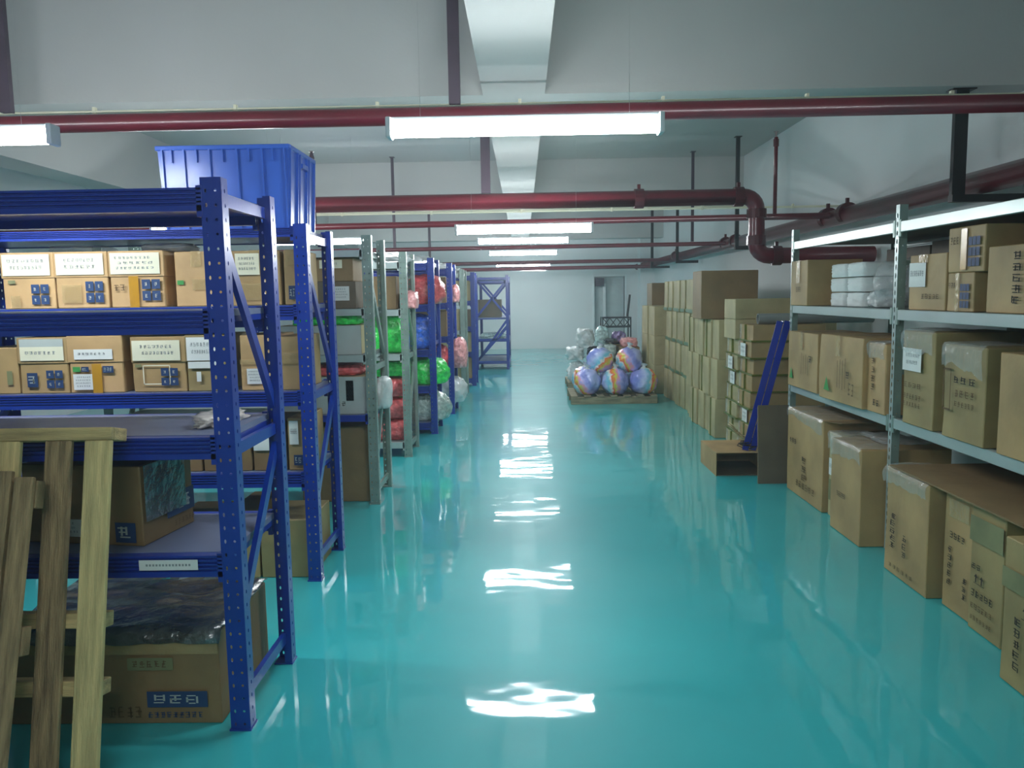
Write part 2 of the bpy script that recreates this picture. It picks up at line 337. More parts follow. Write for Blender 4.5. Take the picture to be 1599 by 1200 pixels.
hang(2.98, 15.6, 2.20, ZC, .05, 'thin black hanger on the fire main further back', 'blacksteel', .4)
hang(2.98, 18.6, 2.20, ZC, .06, 'thin black hanger on the fire main nearest the far wall', 'blacksteel', .4)
hang(2.6, 12.42, 2.36, ZC, .04, 'thin hanger on the right part of the middle branch pipe', 'hanger')
hang(-1.95, 12.42, 2.34, ZC, .04, 'thin hanger above the grey racks holding the middle branch pipe', 'hanger')
hang(-1.95, 17.12, 2.27, ZC, .05, 'thin hanger far back above the blue racks', 'hanger')
for (y, z, lb) in ((5.50, 2.86, 'nearest cream conduit running along the first ceiling beam'), (12.78, 2.92, 'far cream conduit running along the second ceiling beam'), (8.6, 2.47, 'pale conduit running behind the thick bent pipe')):
    q = MB(); q.tube([(XL, y, z), (XR, y, z)], .011, 'cream', 8); c0 = tag(q.build('cable_conduit', smooth=True), lb, 'conduit', 'cream conduits')
    for k in range(-4, 4):
        q = MB(); q.box(k * .95 - .01, k * .95 + .01, y - .016, y + .016, z - .016, (ZB if y < 6 else ZC) if False else z + .03, 'cream'); q.build('clip', c0)

# ------------------------------------------------------------------ racks
def beam_profile(h, t, ribs):
    # closed (y,z) outline, front face at y=0 with ribs, top at z=0
    P = [(0, 0)]; n = ribs; st = (h * .72) / max(n, 1); z = -h * .1
    for i in range(n):
        P += [(0, z), (.010, z - st * .15), (.010, z - st * .40), (0, z - st * .6)]; z -= st
    P += [(0, -h), (t, -h), (t, 0)]
    return P
def upright(s, h, side, mat, holes=True):
    # C section, open towards the rack; s: mirror (-1 left frame, 1 right frame); front face on -Y
    q = MB(); w, d = .072, .06
    if holes:
        q.plate_holes((-w / 2, 0, 0), (1, 0, 0), (0, 0, 1), w, h, [(.018, .0042, .008), (.052, .0052, .0052)], .05, mat)
        xo = w / 2 if s > 0 else -w / 2
        q.plate_holes((xo, 0, 0), (0, 1, 0), (0, 0, 1), d, h, [(.03, .005, .008)], .05, mat)
    else:
        q.box(-w / 2, w / 2, 0, .002, 0, h, mat); xo = w / 2 if s > 0 else -w / 2; q.box(xo - .001, xo + .001, 0, d, 0, h, mat)
    q.face([(xo, d, 0), (xo - s * .03, d, 0), (xo - s * .03, d, h), (xo, d, h)], mat)
    q.box(-w / 2 - .004, w / 2 + .004, -.006, d + .006, 0, .006, mat)
    return q
def rack(name, xr, y0, dep, L, H, levels, label, style='blue', bh=.08, ribs=4, group='storage racks on the left', braces=None, holes=True, beam=None, board=None, top_bh=None, underside=None, beam_over=None):
    mat = {'blue': 'blue', 'galv': 'galv'}[style]; bm_ = beam or {'blue': 'bluebeam', 'galv': 'greybeam'}[style]; bd = board or {'blue': 'board', 'galv': 'galvdark'}[style]
    t = empty(name, (xr, y0, 0)); tag(t, label, 'rack', group)
    for xe, s in ((-.036, 1), (-L + .036, -1)):
        for (yy, fl) in ((0, 1), (dep, -1)):
            q = upright(s, H, s, mat, holes)
            o = q.build('upright', t)
            o.location = (xe, yy, 0)
            if fl < 0: o.scale = (1, -1, 1)
            solid(o, .0024)
    br = braces or [('h', .12), ('d', .40, .98), ('h', 1.05), ('d', 1.84, 1.15), ('h', H - .07)]
    for xe in (-.03, -L + .03):
        for bb in br:
            q = MB()
            if bb[0] == 'h': q.bar((xe, .045, bb[1]), (xe, dep - .045, bb[1]), .02, .045, mat)
            elif bb[0] == 'd': q.bar((xe, .045, bb[1]), (xe, dep - .045, bb[2]), .02, .045, mat)
            q.build('brace', t)
    for i, z in enumerate(levels):
        bmt = (beam_over or {}).get(i, bm_); bh_ = bh; bh = top_bh if (top_bh and i == len(levels) - 1) else bh
        for (yy, fl) in ((-.004, 1), (dep + .004, -1)):
            q = MB(); prof = beam_profile(bh, .04, ribs)
            if fl > 0: q.prism([(p[0] + yy, p[1] + z) for p in prof], -L + .07, -.07, bmt)
            else: q.prism([(yy - p[0], p[1] + z) for p in prof][::-1], -L + .07, -.07, bmt)
            for xx in (-.075, -L + .075):
                if fl > 0: q.box(xx - .012, xx + .008, yy - .0, yy + .03, z - bh - .02, z + .008, bmt)
                else: q.box(xx - .012, xx + .008, yy - .03, yy, z - bh - .02, z + .008, bmt)
            q.build('beam', t)
        q = MB(); q.box(-L + .07, -.055, .037, dep - .037, z - .022, z + .002, bd)
        q.box(-L + .07, -.055, .037, dep - .037, z - .045, z - .0225, underside or bmt)
        q.build('shelf_board', t); bh = bh_
    return t
R1 = rack('blue_rack', -1.037, 2.81, .60, 2.1, 2.02, [.674, 1.11, 1.56, 1.985], 'nearest blue steel rack, with an almost empty shelf behind the leaning pallets')
q = MB(); q.box(-.37, -.155, -.0125, -.0115, .624, .662, 'white'); random.seed(5)
for k in range(14): q.box(-.345 + k * .012, -.338 + k * .012, -.0131, -.0126, .639, .647, 'ink')
lb = q.build('label_sticker', R1); lb['label'] = 'white paper strip label'
R2 = rack('blue_rack', -1.165, 4.376, .61, 2.1, 2.0, [.626, 1.085, 1.56, 1.98], 'second blue steel rack, carrying the big blue plastic crate on top', top_bh=.05)
R3 = rack('grey_rack', -1.13, 6.05, .62, 2.1, 2.06, [.70, 1.16, 1.51, 1.95], 'first grey steel rack, right behind the second blue rack', 'galv', .05, 0, beam_over={0: 'bluebeam'},
          braces=[('h', .1), ('d', .2, 1.0), ('h', 1.05), ('d', 1.8, 1.15)])
R4 = rack('grey_rack', -1.13, 7.86, .60, 2.1, 2.03, [.15, 1.03, 1.47, 1.93], 'second grey steel rack, holding green and red bags', 'galv', .06, 0, braces=[('h', .1), ('d', .2, .9), ('h', 1.0), ('d', 1.8, 1.1)])
R5 = rack('blue_rack', -1.01, 9.19, .62, 2.1, 2.03, [.13, .56, .98, 1.50, 1.97], 'blue rack just beyond the two grey ones, with bags poking out of its end')
R6 = rack('blue_rack', -.94, 10.74, .62, 2.1, 2.03, [.13, .6, 1.05, 1.5, 1.95], 'blue rack with pink bags bulging from its end')
R7 = rack('grey_rack', -.91, 12.55, .60, 2.1, 2.0, [.13, .6, 1.05, 1.5, 1.94], 'farthest grey rack, between two blue racks', 'galv', .06, 0, holes=False)
R8 = rack('blue_rack', -.84, 14.1, .60, 2.1, 2.0, [.13, .6, 1.05, 1.5, 1.94], 'blue rack just before the open cross-braced one', holes=False)
# last rack stands lengthwise, its cross-braced end towards the camera
R9 = rack('blue_rack', 0, 0, .72, 2.0, 2.02, [.16, .64, 1.12, 1.96], 'open blue rack with a cross-braced end facing the viewer, farthest back', holes=False,
          braces=[('h', .16), ('h', .64), ('d', .2, 1.05), ('d', .2, .9), ('d', 1.9, 1.15), ('d', 1.15, 1.9), ('h', 1.87), ('h', 1.95)])
R9.location = (-1.02, 17.17, 0); R9.rotation_euler = (0, 0, math.radians(-90))
# rotated so local -x (length) runs towards +Y
# right shelf: two bays along the wall
def side_shelf():
    X0, X1 = 2.22, 3.06; Ys = [2.55, 4.83, 6.68]
    for i in range(2):
        ya, yb = Ys[i], Ys[i + 1]
        t = empty('grey_shelf', (X0, ya, 0))
        tag(t, ['near bay of the grey shelf on the right, cut off by the frame edge', 'far bay of the grey shelf on the right, ending beside the leaning blue steel'][i], 'shelf', 'grey shelf bays on the right')
        L = yb - ya
        for (yy) in ((L,) if i == 0 else (L,)) + ((0,) if i == 0 else ()):
            for (xx, s) in ((0, 1), (X1 - X0, -1)):
                q = MB()
                q.plate_holes((0, -.022, 0), (0, 1, 0), (0, 0, 1), .044, 2.09, [(.022, .009, .017)], .05, 'greybeam')
                q.plate_holes((0, -.022, 0), (1, 0, 0), (0, 0, 1), .048, 2.09, [(.024, .003, .004)], .1, 'galv')
                q.box(-.003, .05, -.026, .026, 0, .005, 'galv')
                o = q.build('upright', t); o.location = (xx, yy, 0); o.scale = (s, 1, 1); solid(o, .0025)
            for zz in (.25, 1.1, 1.75):
                q = MB(); q.bar((.05, yy, zz), (X1 - X0 - .05, yy, zz), .02, .03, 'galv'); q.build('brace', t)
        for z in (.825, 1.475, 1.99):
            for xx in (0, X1 - X0):
                q = MB(); s = 1 if xx == 0 else -1
                q.box(min(xx - s * .004, xx + s * .032), max(xx - s * .004, xx + s * .032), .024, L - .024, z - .062, z, 'greybeam')
                q.box(min(xx - s * .006, xx + s * .01), max(xx - s * .006, xx + s * .01), .022, .05, z - .09, z + .012, 'galv'); q.box(min(xx - s * .006, xx + s * .01), max(xx - s * .006, xx + s * .01), L - .05, L - .022, z - .09, z + .012, 'galv')
                bevel(q.build('beam', t), .003)
            q = MB(); q.box(.033, X1 - X0 - .033, .03, L - .03, z - .012, z, 'galvdark'); q.box(.033, X1 - X0 - .033, .03, L - .03, z - .03, z - .0125, 'c_dark'); q.build('shelf_board', t)
side_shelf()

# ------------------------------------------------------------------ cartons
def facef(face, w, d, h):
    if face == 'F': return Vector((-w / 2, -d / 2, 0)), Vector((1, 0, 0)), Vector((0, 0, 1)), Vector((0, -1, 0)), w, h
    if face == 'L': return Vector((-w / 2, d / 2, 0)), Vector((0, -1, 0)), Vector((0, 0, 1)), Vector((-1, 0, 0)), d, h
    if face == 'R': return Vector((w / 2, -d / 2, 0)), Vector((0, 1, 0)), Vector((0, 0, 1)), Vector((1, 0, 0)), d, h
    if face == 'T': return Vector((-w / 2, -d / 2, h)), Vector((1, 0, 0)), Vector((0, 1, 0)), Vector((0, 0, 1)), w, d
def quad(q, F, u0, v0, u1, v1, mat, e=.0012):
    o, u, v, n, W_, H_ = F
    p = lambda a, b_, k: o + u * (a * W_) + v * (b_ * H_) + n * k
    a = [p(u0, v0, e), p(u1, v0, e), p(u1, v1, e), p(u0, v1, e)]
    q.face(a, mat)
def glyphs(q, F, u0, v0, u1, v1, n, mat, rng, e=.0019, bold=.16, vertical=False):
    """a run of small block characters made of strokes"""
    for i in range(n):
        if vertical: a0, a1 = u0, u1; b1 = v1 - (v1 - v0) * i / n; b0 = v1 - (v1 - v0) * (i + .8) / n
        else: a0 = u0 + (u1 - u0) * i / n; a1 = u0 + (u1 - u0) * (i + .8) / n; b0, b1 = v0, v1
        w_, h_ = a1 - a0, b1 - b0
        for k in range(3):
            y = b0 + h_ * (.08 + .36 * k + rng.uniform(-.05, .05)); x0 = a0 + w_ * rng.uniform(0, .3); x1 = a1 - w_ * rng.uniform(0, .3)
            quad(q, F, x0, y, x1, y + h_ * bold * .7, mat, e)
        for k in range(2):
            x = a0 + w_ * rng.uniform(.05, .85); y0 = b0 + h_ * rng.uniform(0, .4)
            quad(q, F, x, y0, x + w_ * bold, min(b1, y0 + h_ * rng.uniform(.4, .9)), mat, e)
def arrows(q, F, u, v, s, mat):
    o, uu, vv, n, W_, H_ = F; r = H_ / W_
    for k in range(2):
        x = u + k * s * 1.1 * r
        P = lambda a, b_: o + uu * ((x + a * r) * W_) + vv * ((v + b_) * H_) + n * .0016
        q.face([P(-.12 * s, 0), P(.12 * s, 0), P(.12 * s, .6 * s), P(-.12 * s, .6 * s)], mat)
        q.face([P(-.35 * s, .6 * s), P(.35 * s, .6 * s), P(0, s)], mat)
    quad(q, F, u - .45 * s * r, v - .12 * s, u + 1.6 * s * r, v - .06 * s, mat)
def carton(x0, x1, y0, y1, z0, z1, label, mat='c_tan', marks=(), rz=0.0, group=None, seed=0, bulge=.004, name='cardboard_carton', tape=None, lid=0, film=None, straps=None):
    w, d, h = x1 - x0, y1 - y0, z1 - z0; rng = random.Random(seed * 7 + int(x0 * 100) + int(y0 * 31) + int(z0 * 17))
    bm = bmesh.new(); bmesh.ops.create_cube(bm, size=1.0)
    bmesh.ops.subdivide_edges(bm, edges=bm.edges[:], cuts=3, use_grid_fill=True)
    for v in bm.verts:
        p = v.co; e = (1 - (2 * p.x) ** 2) * (1 - (2 * p.y) ** 2) if abs(abs(p.z) - .5) < 1e-4 else 0
        v.co = Vector((p.x * w, p.y * d, (p.z + .5) * h))
        if e and p.z > 0: pass
        nz = noise.noise(Vector((p.x * 2.1 + seed * 3.1 + x0 * 9, p.y * 2.3 + y0 * 7, p.z * 2 + z0 * 5)))
        if abs(abs(p.x) - .5) > 1e-4 or True:
            k = bulge * nz
            if 0 < v.co.z: v.co.x += k * (1 if p.x > 0 else -1) * .8; v.co.y += k * (1 if p.y > 0 else -1) * .8
    me = bpy.data.meshes.new(name); bm.to_mesh(me); bm.free(); me.materials.append(M[mat])
    o = bpy.data.objects.new(name, me); COL.objects.link(o); bevel(o, .004)
    o.location = ((x0 + x1) / 2, (y0 + y1) / 2, z0); o.rotation_euler = (0, 0, rz)
    tag(o, label, 'carton', group)
    eo = .004 + bulge * .8
    # flap seam on top and tape over it
    if tape:
        q = MB(); hw = .028; tm = 'tape' if tape in (True, 'x', 'y') else tape; e = eo
        if tape == 'x' or True:
            ax = 'x' if tape in ('x', True, 'tapeyel') else 'y'
        if ax == 'x':      # seam runs along Y, tape comes down on the F face
            q.face([(-hw, -d / 2 - e, h * .72), (hw, -d / 2 - e, h * .72), (hw, -d / 2 - e, h + .002), (-hw, -d / 2 - e, h + .002)], tm)
            q.face([(-hw, -d / 2 - e, h + .003), (hw, -d / 2 - e, h + .003), (hw, d / 2, h + .003), (-hw, d / 2, h + .003)], tm)
        else:              # seam runs along X, tape comes down on the L face
            q.face([(-w / 2 - e, hw, h * .70), (-w / 2 - e, -hw, h * .70), (-w / 2 - e, -hw, h + .002), (-w / 2 - e, hw, h + .002)], tm)
            q.face([(-w / 2 - e, -hw, h + .003), (w / 2, -hw, h + .003), (w / 2, hw, h + .003), (-w / 2 - e, hw, h + .003)], tm)
        q.build('packing_tape', o)
    if lid:
        q = MB(); q.box(-w / 2 - .006, w / 2 + .006, -d / 2 - .006, d / 2 + .006, h * lid, h + .005, mat); lo = bevel(q.build('lid', o), .004)
    if film:     # crinkled film strip over the upper edge on the L face
        q = MB(); n = 22; hh = film if isinstance(film, float) else .09; hb = h - hh; rows = []
        for i in range(n + 1):
            y = d / 2 - d * i / n; hb = min(h - hh * .6, max(h - hh * 1.5, hb + rng.uniform(-.012, .012))); r = lambda a: rng.uniform(0, a)
            rows.append([(-w / 2 - eo - .001 - r(.003), y, hb), (-w / 2 - eo - .002 - r(.012), y, (hb + h) / 2 + r(.015)), (-w / 2 - eo - .002 - r(.010), y, h - .012), (-w / 2 - r(.004), y, h + .006 + r(.008)), (-w / 2 + .1, y, h + .005 + r(.012)), (-w / 2 + .24, y, h + .005 + r(.01))])
        for i in range(n):
            for j in range(5): q.face([rows[i][j], rows[i + 1][j], rows[i + 1][j + 1], rows[i][j + 1]], 'film')
        q.build('plastic_film', o)
    if straps:
        q = MB(); e = eo + .001
        for (ax, p, sm) in straps:
            if ax == 'h': z = p * h; q.box(-w / 2 - e, w / 2 + e, -d / 2 - e, d / 2 + e, z - .008, z + .008, sm)
            if ax == 'v': y = d / 2 - p * d; q.box(-w / 2 - e, w / 2 + e, y - .008, y + .008, -.0, h + .002, sm)
        q.build('strapping', o)
    for mk in marks:
        kind, face = mk[0], mk[1]
        F = list(facef(face, w, d, h)); F[0] = F[0] + F[3] * eo; F = tuple(F)
        if lid and face == 'F': F = (F[0] + F[3] * .004,) + F[1:]
        q = MB()
        if kind == 'label':
            _, _, a, b_, c, d_, lm, rows = mk
            quad(q, F, a, b_, c, d_, lm, .0015)
            for r_ in range(rows):
                hh = (d_ - b_) / (rows + 1.2); y = d_ - hh * (r_ + 1.25); ww = (c - a)
                glyphs(q, F, a + ww * rng.uniform(.08, .2), y, c - ww * rng.uniform(.08, .2), y + hh * .55, rng.randint(6, 9), 'ink', rng, .0024)
            q.build('paper_label', o)
        elif kind == 'logo4':
            _, _, a, b_, c, d_ = mk
            mu, mv = (a + c) / 2, (b_ + d_) / 2; g = .012
            for (p0, p1) in ((a, mu - g), (mu + g, c)):
                for (r0, r1) in ((b_, mv - g * 1.4), (mv + g * 1.4, d_)):
                    quad(q, F, p0, r0, p1, r1, 'blueink', .0016)
                    glyphs(q, F, p0 + (p1 - p0) * .3, r0 + (r1 - r0) * .3, p1 - (p1 - p0) * .3, r1 - (r1 - r0) * .3, 1, 'cream', rng, .0024, .12)
            q.build('printed_logo', o)
        elif kind == 'band':
            _, _, a, b_, c, d_, bmt = mk; quad(q, F, a, b_, c, d_, bmt, .0014); q.build('printed_band', o)
        elif kind == 'tapeband':
            _, _, a, b_, c, d_, bmt = mk; quad(q, F, a, b_, c, d_, bmt, .0030); q.build('packing_tape', o)
        elif kind == 'text':
            _, _, a, b_, c, d_, n, im = mk; glyphs(q, F, a, b_, c, d_, n, im, rng); q.build('printed_text', o)
        elif kind == 'vtext':
            _, _, a, b_, c, d_, n, im = mk; glyphs(q, F, a, b_, c, d_, n, im, rng, vertical=True); q.build('printed_text', o)
        elif kind == 'blue':
            _, _, a, b_, c, d_, n = mk; quad(q, F, a, b_, c, d_, 'blueink', .0016)
            mid = (b_ + d_) / 2; hh = (d_ - b_) * .3; glyphs(q, F, a + (c - a) * .1, mid - hh, c - (c - a) * .1, mid + hh, n, 'grey', rng, .0024); q.build('printed_logo', o)
        elif kind == 'bluegrid':
            _, _, a, b_, c, d_ = mk
            for i in range(3):
                for j in range(3):
                    ua = a + (c - a) * i / 3; va = b_ + (d_ - b_) * j / 3
                    quad(q, F, ua, va, ua + (c - a) * .29, va + (d_ - b_) * .27, 'blueink', .0016)
            q.build('printed_logo', o)
        elif kind == 'lines':
            _, _, a, b_, c, d_, n, im = mk
            for k in range(n):
                x = a + (c - a) * k / max(1, n - 1); yy = b_ + rng.uniform(0, .05); quad(q, F, x, yy, x + .012, d_ - rng.uniform(0, .2) * (d_ - b_), im, .0015)
            q.build('printed_text', o)
        elif kind == 'arrows':
            _, _, a, b_, s_, im = mk; arrows(q, F, a, b_, s_, im); q.build('handling_mark', o)
        elif kind == 'tri':
            _, _, a, b_, s_ = mk; oo, uu, vv, nn, W_, H_ = F
            P = lambda x, y: oo + uu * (a * W_ + x * s_) + vv * (b_ * H_ + y * s_) + nn * .0016
            q.face([P(-.5, 0), P(.5, 0), P(0, 1.1)], 'greenink'); q.build('recycling_mark', o)
        elif kind == 'frame':
            _, _, a, b_, c, d_, im = mk; tt = .02
            quad(q, F, a, b_, c, b_ + tt, im); quad(q, F, a, d_ - tt, c, d_, im); quad(q, F, a, b_, a + tt, d_, im); quad(q, F, c - tt, b_, c, d_, im); q.build('printed_frame', o)
    return o

# rack 2, top shelf (z 1.56) row facing the camera
g = 'cartons on the upper shelf of the second blue rack'
z = 1.563
def lx(px, y): return (px - 816) / 1250 * y
yq = 4.44
def L2(p0, p1): return lx(p0, yq), lx(p1, yq)
for (p0, p1, lb, mk, mt) in (
    (5, 86, 'tan lidded carton with wide cream label, leftmost on the upper shelf', [('label', 'F', .03, .60, .95, .98, 'cream', 2), ('logo4', 'F', .56, .08, .90, .44), ('band', 'F', .12, .46, .26, .52, 'greenfaded'), ('tapeband', 'F', .16, .02, .34, .24, 'tape')], 'c_light'),
    (89, 170, 'tan lidded carton with cream label, second from left on the upper shelf', [('label', 'F', .03, .60, .95, .98, 'cream', 2), ('logo4', 'F', .58, .10, .92, .48), ('tapeband', 'F', .12, .1, .5, .42, 'tape')], 'c_light'),
    (174, 258, 'tan lidded carton with cream label and yellow tape over it, third on the upper shelf', [('label', 'F', .03, .60, .95, .98, 'cream', 3), ('logo4', 'F', .60, .12, .94, .50), ('tapeband', 'F', .36, .0, .54, .56, 'tapeyel'), ('text', 'F', .08, .3, .3, .42, 2, 'brownink')], 'c_light'),
    (276, 344, 'plain tan carton with a small green mark, beside the nearest rack upright', [('band', 'F', .05, .40, .2, .48, 'greenink'), ('tapeband', 'F', .4, .3, .95, .5, 'tape')], 'c_light'),
    (362, 440, 'tan carton with cream label seen behind the slanted brace of the nearest rack', [('label', 'F', .12, .56, .60, .95, 'cream', 3), ('tapeband', 'F', .1, .1, .7, .4, 'tape')], 'c_tan'),
    (446, 469, 'narrow tan carton at the right end of the upper shelf', [('blue', 'F', .3, .1, .8, .35, 2)], 'c_tan')):
    a, b_ = L2(p0, p1); carton(a, b_, yq, yq + .40, z, z + (.305 if p0 < 270 else .30), lb, mt, mk, group=g, lid=.55 if p0 < 270 else 0, tape='x' if p0 > 270 else None, seed=p0)
g = 'cartons on the middle shelf of the second blue rack'; z = 1.088
for (p0, p1, zt, lb, mk, mt) in (
    (-40, 17, .26, 'tan carton cut by the left frame edge on the middle shelf', [('band', 'F', .7, .2, .85, .5, 'greenfaded')], 'c_tan'),
    (20, 97, .31, 'carton with grey-and-white curved label, leftmost whole one on the middle shelf', [('label', 'F', .05, .60, .95, .85, 'cream', 1), ('band', 'F', .05, .85, .95, .99, 'grey'), ('logo4', 'F', .56, .1, .9, .42), ('blue', 'F', .16, .12, .38, .38, 1)], 'c_tan'),
    (99, 184, .315, 'carton with a thin white label, a white form and yellow tape on the middle shelf', [('label', 'F', .12, .60, .84, .78, 'white', 1), ('label', 'F', .08, .06, .44, .34, 'white', 4), ('tapeband', 'F', .44, 0, .62, .52, 'tapeyel'), ('band', 'F', .08, .38, .22, .47, 'greenink'), ('blue', 'F', .24, .38, .38, .47, 1), ('blue', 'F', .64, .36, .84, .48, 3)], 'c_light'),
    (200, 284, .305, 'carton with a white label and a white outlined square on the middle shelf', [('label', 'F', .02, .58, .92, .95, 'cream', 2), ('logo4', 'F', .54, .12, .86, .44), ('frame', 'F', .2, .14, .72, .50, 'cream'), ('band', 'F', .06, .46, .18, .52, 'greenfaded')], 'c_tan'),
    (286, 346, .31, 'carton with a tall white label pressed against the nearest rack upright', [('label', 'F', .03, .56, .80, .98, 'white', 2), ('label', 'F', .05, .42, .8, .54, 'white', 0), ('label', 'F', .26, .18, .38, .36, 'white', 0), ('frame', 'F', .28, .2, .36, .34, 'ink')], 'c_olive'),
    (371, 425, .31, 'carton with a white form sticker, seen below the slanted brace', [('label', 'F', .18, .12, .62, .40, 'white', 4), ('tapeband', 'F', .0, .48, 1, .56, 'tape')], 'c_light'),
    (430, 469, .30, 'carton in film at the right end of the middle shelf', [('tapeband', 'F', .1, .5, .9, .7, 'tape')], 'c_tan')):
    a, b_ = L2(p0, p1); carton(a, b_, yq, yq + .40, z, z + zt, lb, mt, mk, group=g, lid=.54 if 0 < p0 < 300 else 0, seed=p0)
g = 'cartons on the lower shelf of the second blue rack'; z = .629
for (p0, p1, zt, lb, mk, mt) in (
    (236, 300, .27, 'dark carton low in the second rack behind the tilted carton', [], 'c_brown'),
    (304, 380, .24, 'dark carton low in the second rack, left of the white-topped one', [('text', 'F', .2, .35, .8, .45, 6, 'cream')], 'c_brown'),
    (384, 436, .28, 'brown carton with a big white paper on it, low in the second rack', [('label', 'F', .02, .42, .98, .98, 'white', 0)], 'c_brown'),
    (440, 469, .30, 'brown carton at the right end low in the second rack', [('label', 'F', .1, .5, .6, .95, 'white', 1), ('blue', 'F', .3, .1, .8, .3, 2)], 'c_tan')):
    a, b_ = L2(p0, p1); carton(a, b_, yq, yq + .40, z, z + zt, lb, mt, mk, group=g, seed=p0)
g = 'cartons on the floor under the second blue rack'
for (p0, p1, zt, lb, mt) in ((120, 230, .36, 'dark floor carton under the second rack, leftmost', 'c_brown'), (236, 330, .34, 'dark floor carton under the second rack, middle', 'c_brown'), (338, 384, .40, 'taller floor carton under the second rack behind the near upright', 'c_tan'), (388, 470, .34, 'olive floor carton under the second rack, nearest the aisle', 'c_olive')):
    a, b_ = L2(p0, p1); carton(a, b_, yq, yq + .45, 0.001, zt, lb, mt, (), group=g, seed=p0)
# rack 1 contents
c = carton(-1.93, -1.43, 3.0, 3.34, .677, .985, 'tilted brown carton with a blue printed panel, half hidden by the leaning pallet', 'c_brown', [('blue', 'R', .42, .22, .98, .52, 3), ('blue', 'F', .78, .05, .95, .3, 1), ('text', 'R', .55, .08, .98, .16, 6, 'brownink'), ('label', 'F', .2, .1, .5, .32, 'white', 3)], rz=math.radians(-9), seed=3)
c.location = (-1.66, 3.12, .677)
F = facef('R', .5, .34, .308); q = MB(); quad(q, (F[0] + F[3] * .009,) + F[1:], .02, .3, .8, 1.0, 'blackfilm', .003); q.build('plastic_film', c)
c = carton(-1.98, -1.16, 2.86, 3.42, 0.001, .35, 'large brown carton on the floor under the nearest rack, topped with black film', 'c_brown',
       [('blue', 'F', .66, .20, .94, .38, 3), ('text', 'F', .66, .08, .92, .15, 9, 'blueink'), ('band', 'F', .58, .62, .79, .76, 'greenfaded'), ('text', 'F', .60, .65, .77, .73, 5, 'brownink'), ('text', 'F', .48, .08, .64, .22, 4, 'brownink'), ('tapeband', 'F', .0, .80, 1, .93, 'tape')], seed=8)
q = MB(); n = 16; rng = random.Random(4); Z = [[.366 + .016 * noise.noise(Vector((i * .5, j * .6, 3))) + rng.uniform(0, .006) - (.045 + .02 * noise.noise(Vector((i * .7, 0, 8))) if j == 0 else 0) for j in range(n)] for i in range(n)]
for i in range(n):
    for j in range(n): q.v.append((-.42 + .84 * i / (n - 1), -.30 + .58 * max(j, .3) / (n - 1) - (.012 if j == 0 else 0), Z[i][j]))
for i in range(n - 1):
    for j in range(n - 1): q.f.append([i * n + j, (i + 1) * n + j, (i + 1) * n + j + 1, i * n + j + 1]); q.m.append(q.mi('blackfilm'))
solid(q.build('black_plastic_cover', c, smooth=True), .003)

# ------------------------------------------------------------------ blobs (bags)
def blob_mesh(name, sx, sy, sz, mat, seed, amp=.08, freq=2.2, sub=4, flat=.7, box=.35):
    bm = bmesh.new(); bmesh.ops.create_icosphere(bm, subdivisions=sub, radius=1)
    for v in bm.verts:
        p = v.co.normalized(); m_ = max(abs(p.x), abs(p.y), abs(p.z)); p = p * ((1 - box) + box / m_)
        k = 1 + amp * noise.noise(p * freq + Vector((seed * 5.3, 0, seed))) + amp * .5 * noise.noise(p * freq * 3.1 + Vector((seed, 2, 0))) - amp * .45 * max(0, .22 - abs(noise.noise(p * freq * 2.6 + Vector((3, seed, 1))))) / .22
        p = p * k
        if p.z < -flat: p.z = -flat + (p.z + flat) * .05
        v.co = Vector((p.x * sx, p.y * sy, p.z * sz))
    mn = min(v.co.z for v in bm.verts)
    for v in bm.verts: v.co.z -= mn
    me = bpy.data.meshes.new(name); bm.to_mesh(me); bm.free(); me.materials.append(M[mat] if isinstance(mat, str) else mat)
    for p in me.polygons: p.use_smooth = True
    return me
def bag(x0, x1, y0, y1, z0, z1, mat, label, seed=1, group=None, name='plastic_bag', cat='bag', knot=None, amp=.10, box=.45, sub=4):
    sx, sy, sz = (x1 - x0) / 2, (y1 - y0) / 2, (z1 - z0) / 1.75
    me = blob_mesh(name, sx, sy, sz, mat, seed, amp, box=box, sub=sub)
    zs = [v.co.z for v in me.vertices]; xs = [v.co.x for v in me.vertices]; ys = [v.co.y for v in me.vertices]
    k = (z1 - z0) / max(zs); kx = (x1 - x0) / (max(xs) - min(xs)); ky = (y1 - y0) / (max(ys) - min(ys))
    mx, my = (max(xs) + min(xs)) / 2, (max(ys) + min(ys)) / 2
    for v in me.vertices: v.co.z *= k; v.co.x = (v.co.x - mx) * kx; v.co.y = (v.co.y - my) * ky
    o = bpy.data.objects.new(name, me); COL.objects.link(o); o.location = ((x0 + x1) / 2, (y0 + y1) / 2, z0)
    tag(o, label, cat, group)
    if knot:
        q = MB(); h = z1 - z0; q.tube([(0, 0, h * .96), (.005, 0, h * 1.04), (0, 0, h * 1.10), (.01, 0, h * 1.2)], [.04, .012, .02, .045], knot, 10); q.build('knot', o, smooth=True)
    return o
# on / in rack 1 and 2
bag(-1.28, -1.12, 2.95, 3.3, 1.113, 1.165, 'cloth', 'crumpled whitish rag on the shelf of the nearest rack', 3, name='rag', cat='rag', amp=.35)
bag(-2.17, -1.86, 4.5, 4.75, 1.875, 1.925, 'filmwhite', 'white plastic bag bulging over the third labelled carton', 5)
bag(-2.70, -2.34, 4.5, 4.75, 1.875, 1.92, 'film', 'clear crumpled plastic over the upper shelf cartons', 6)
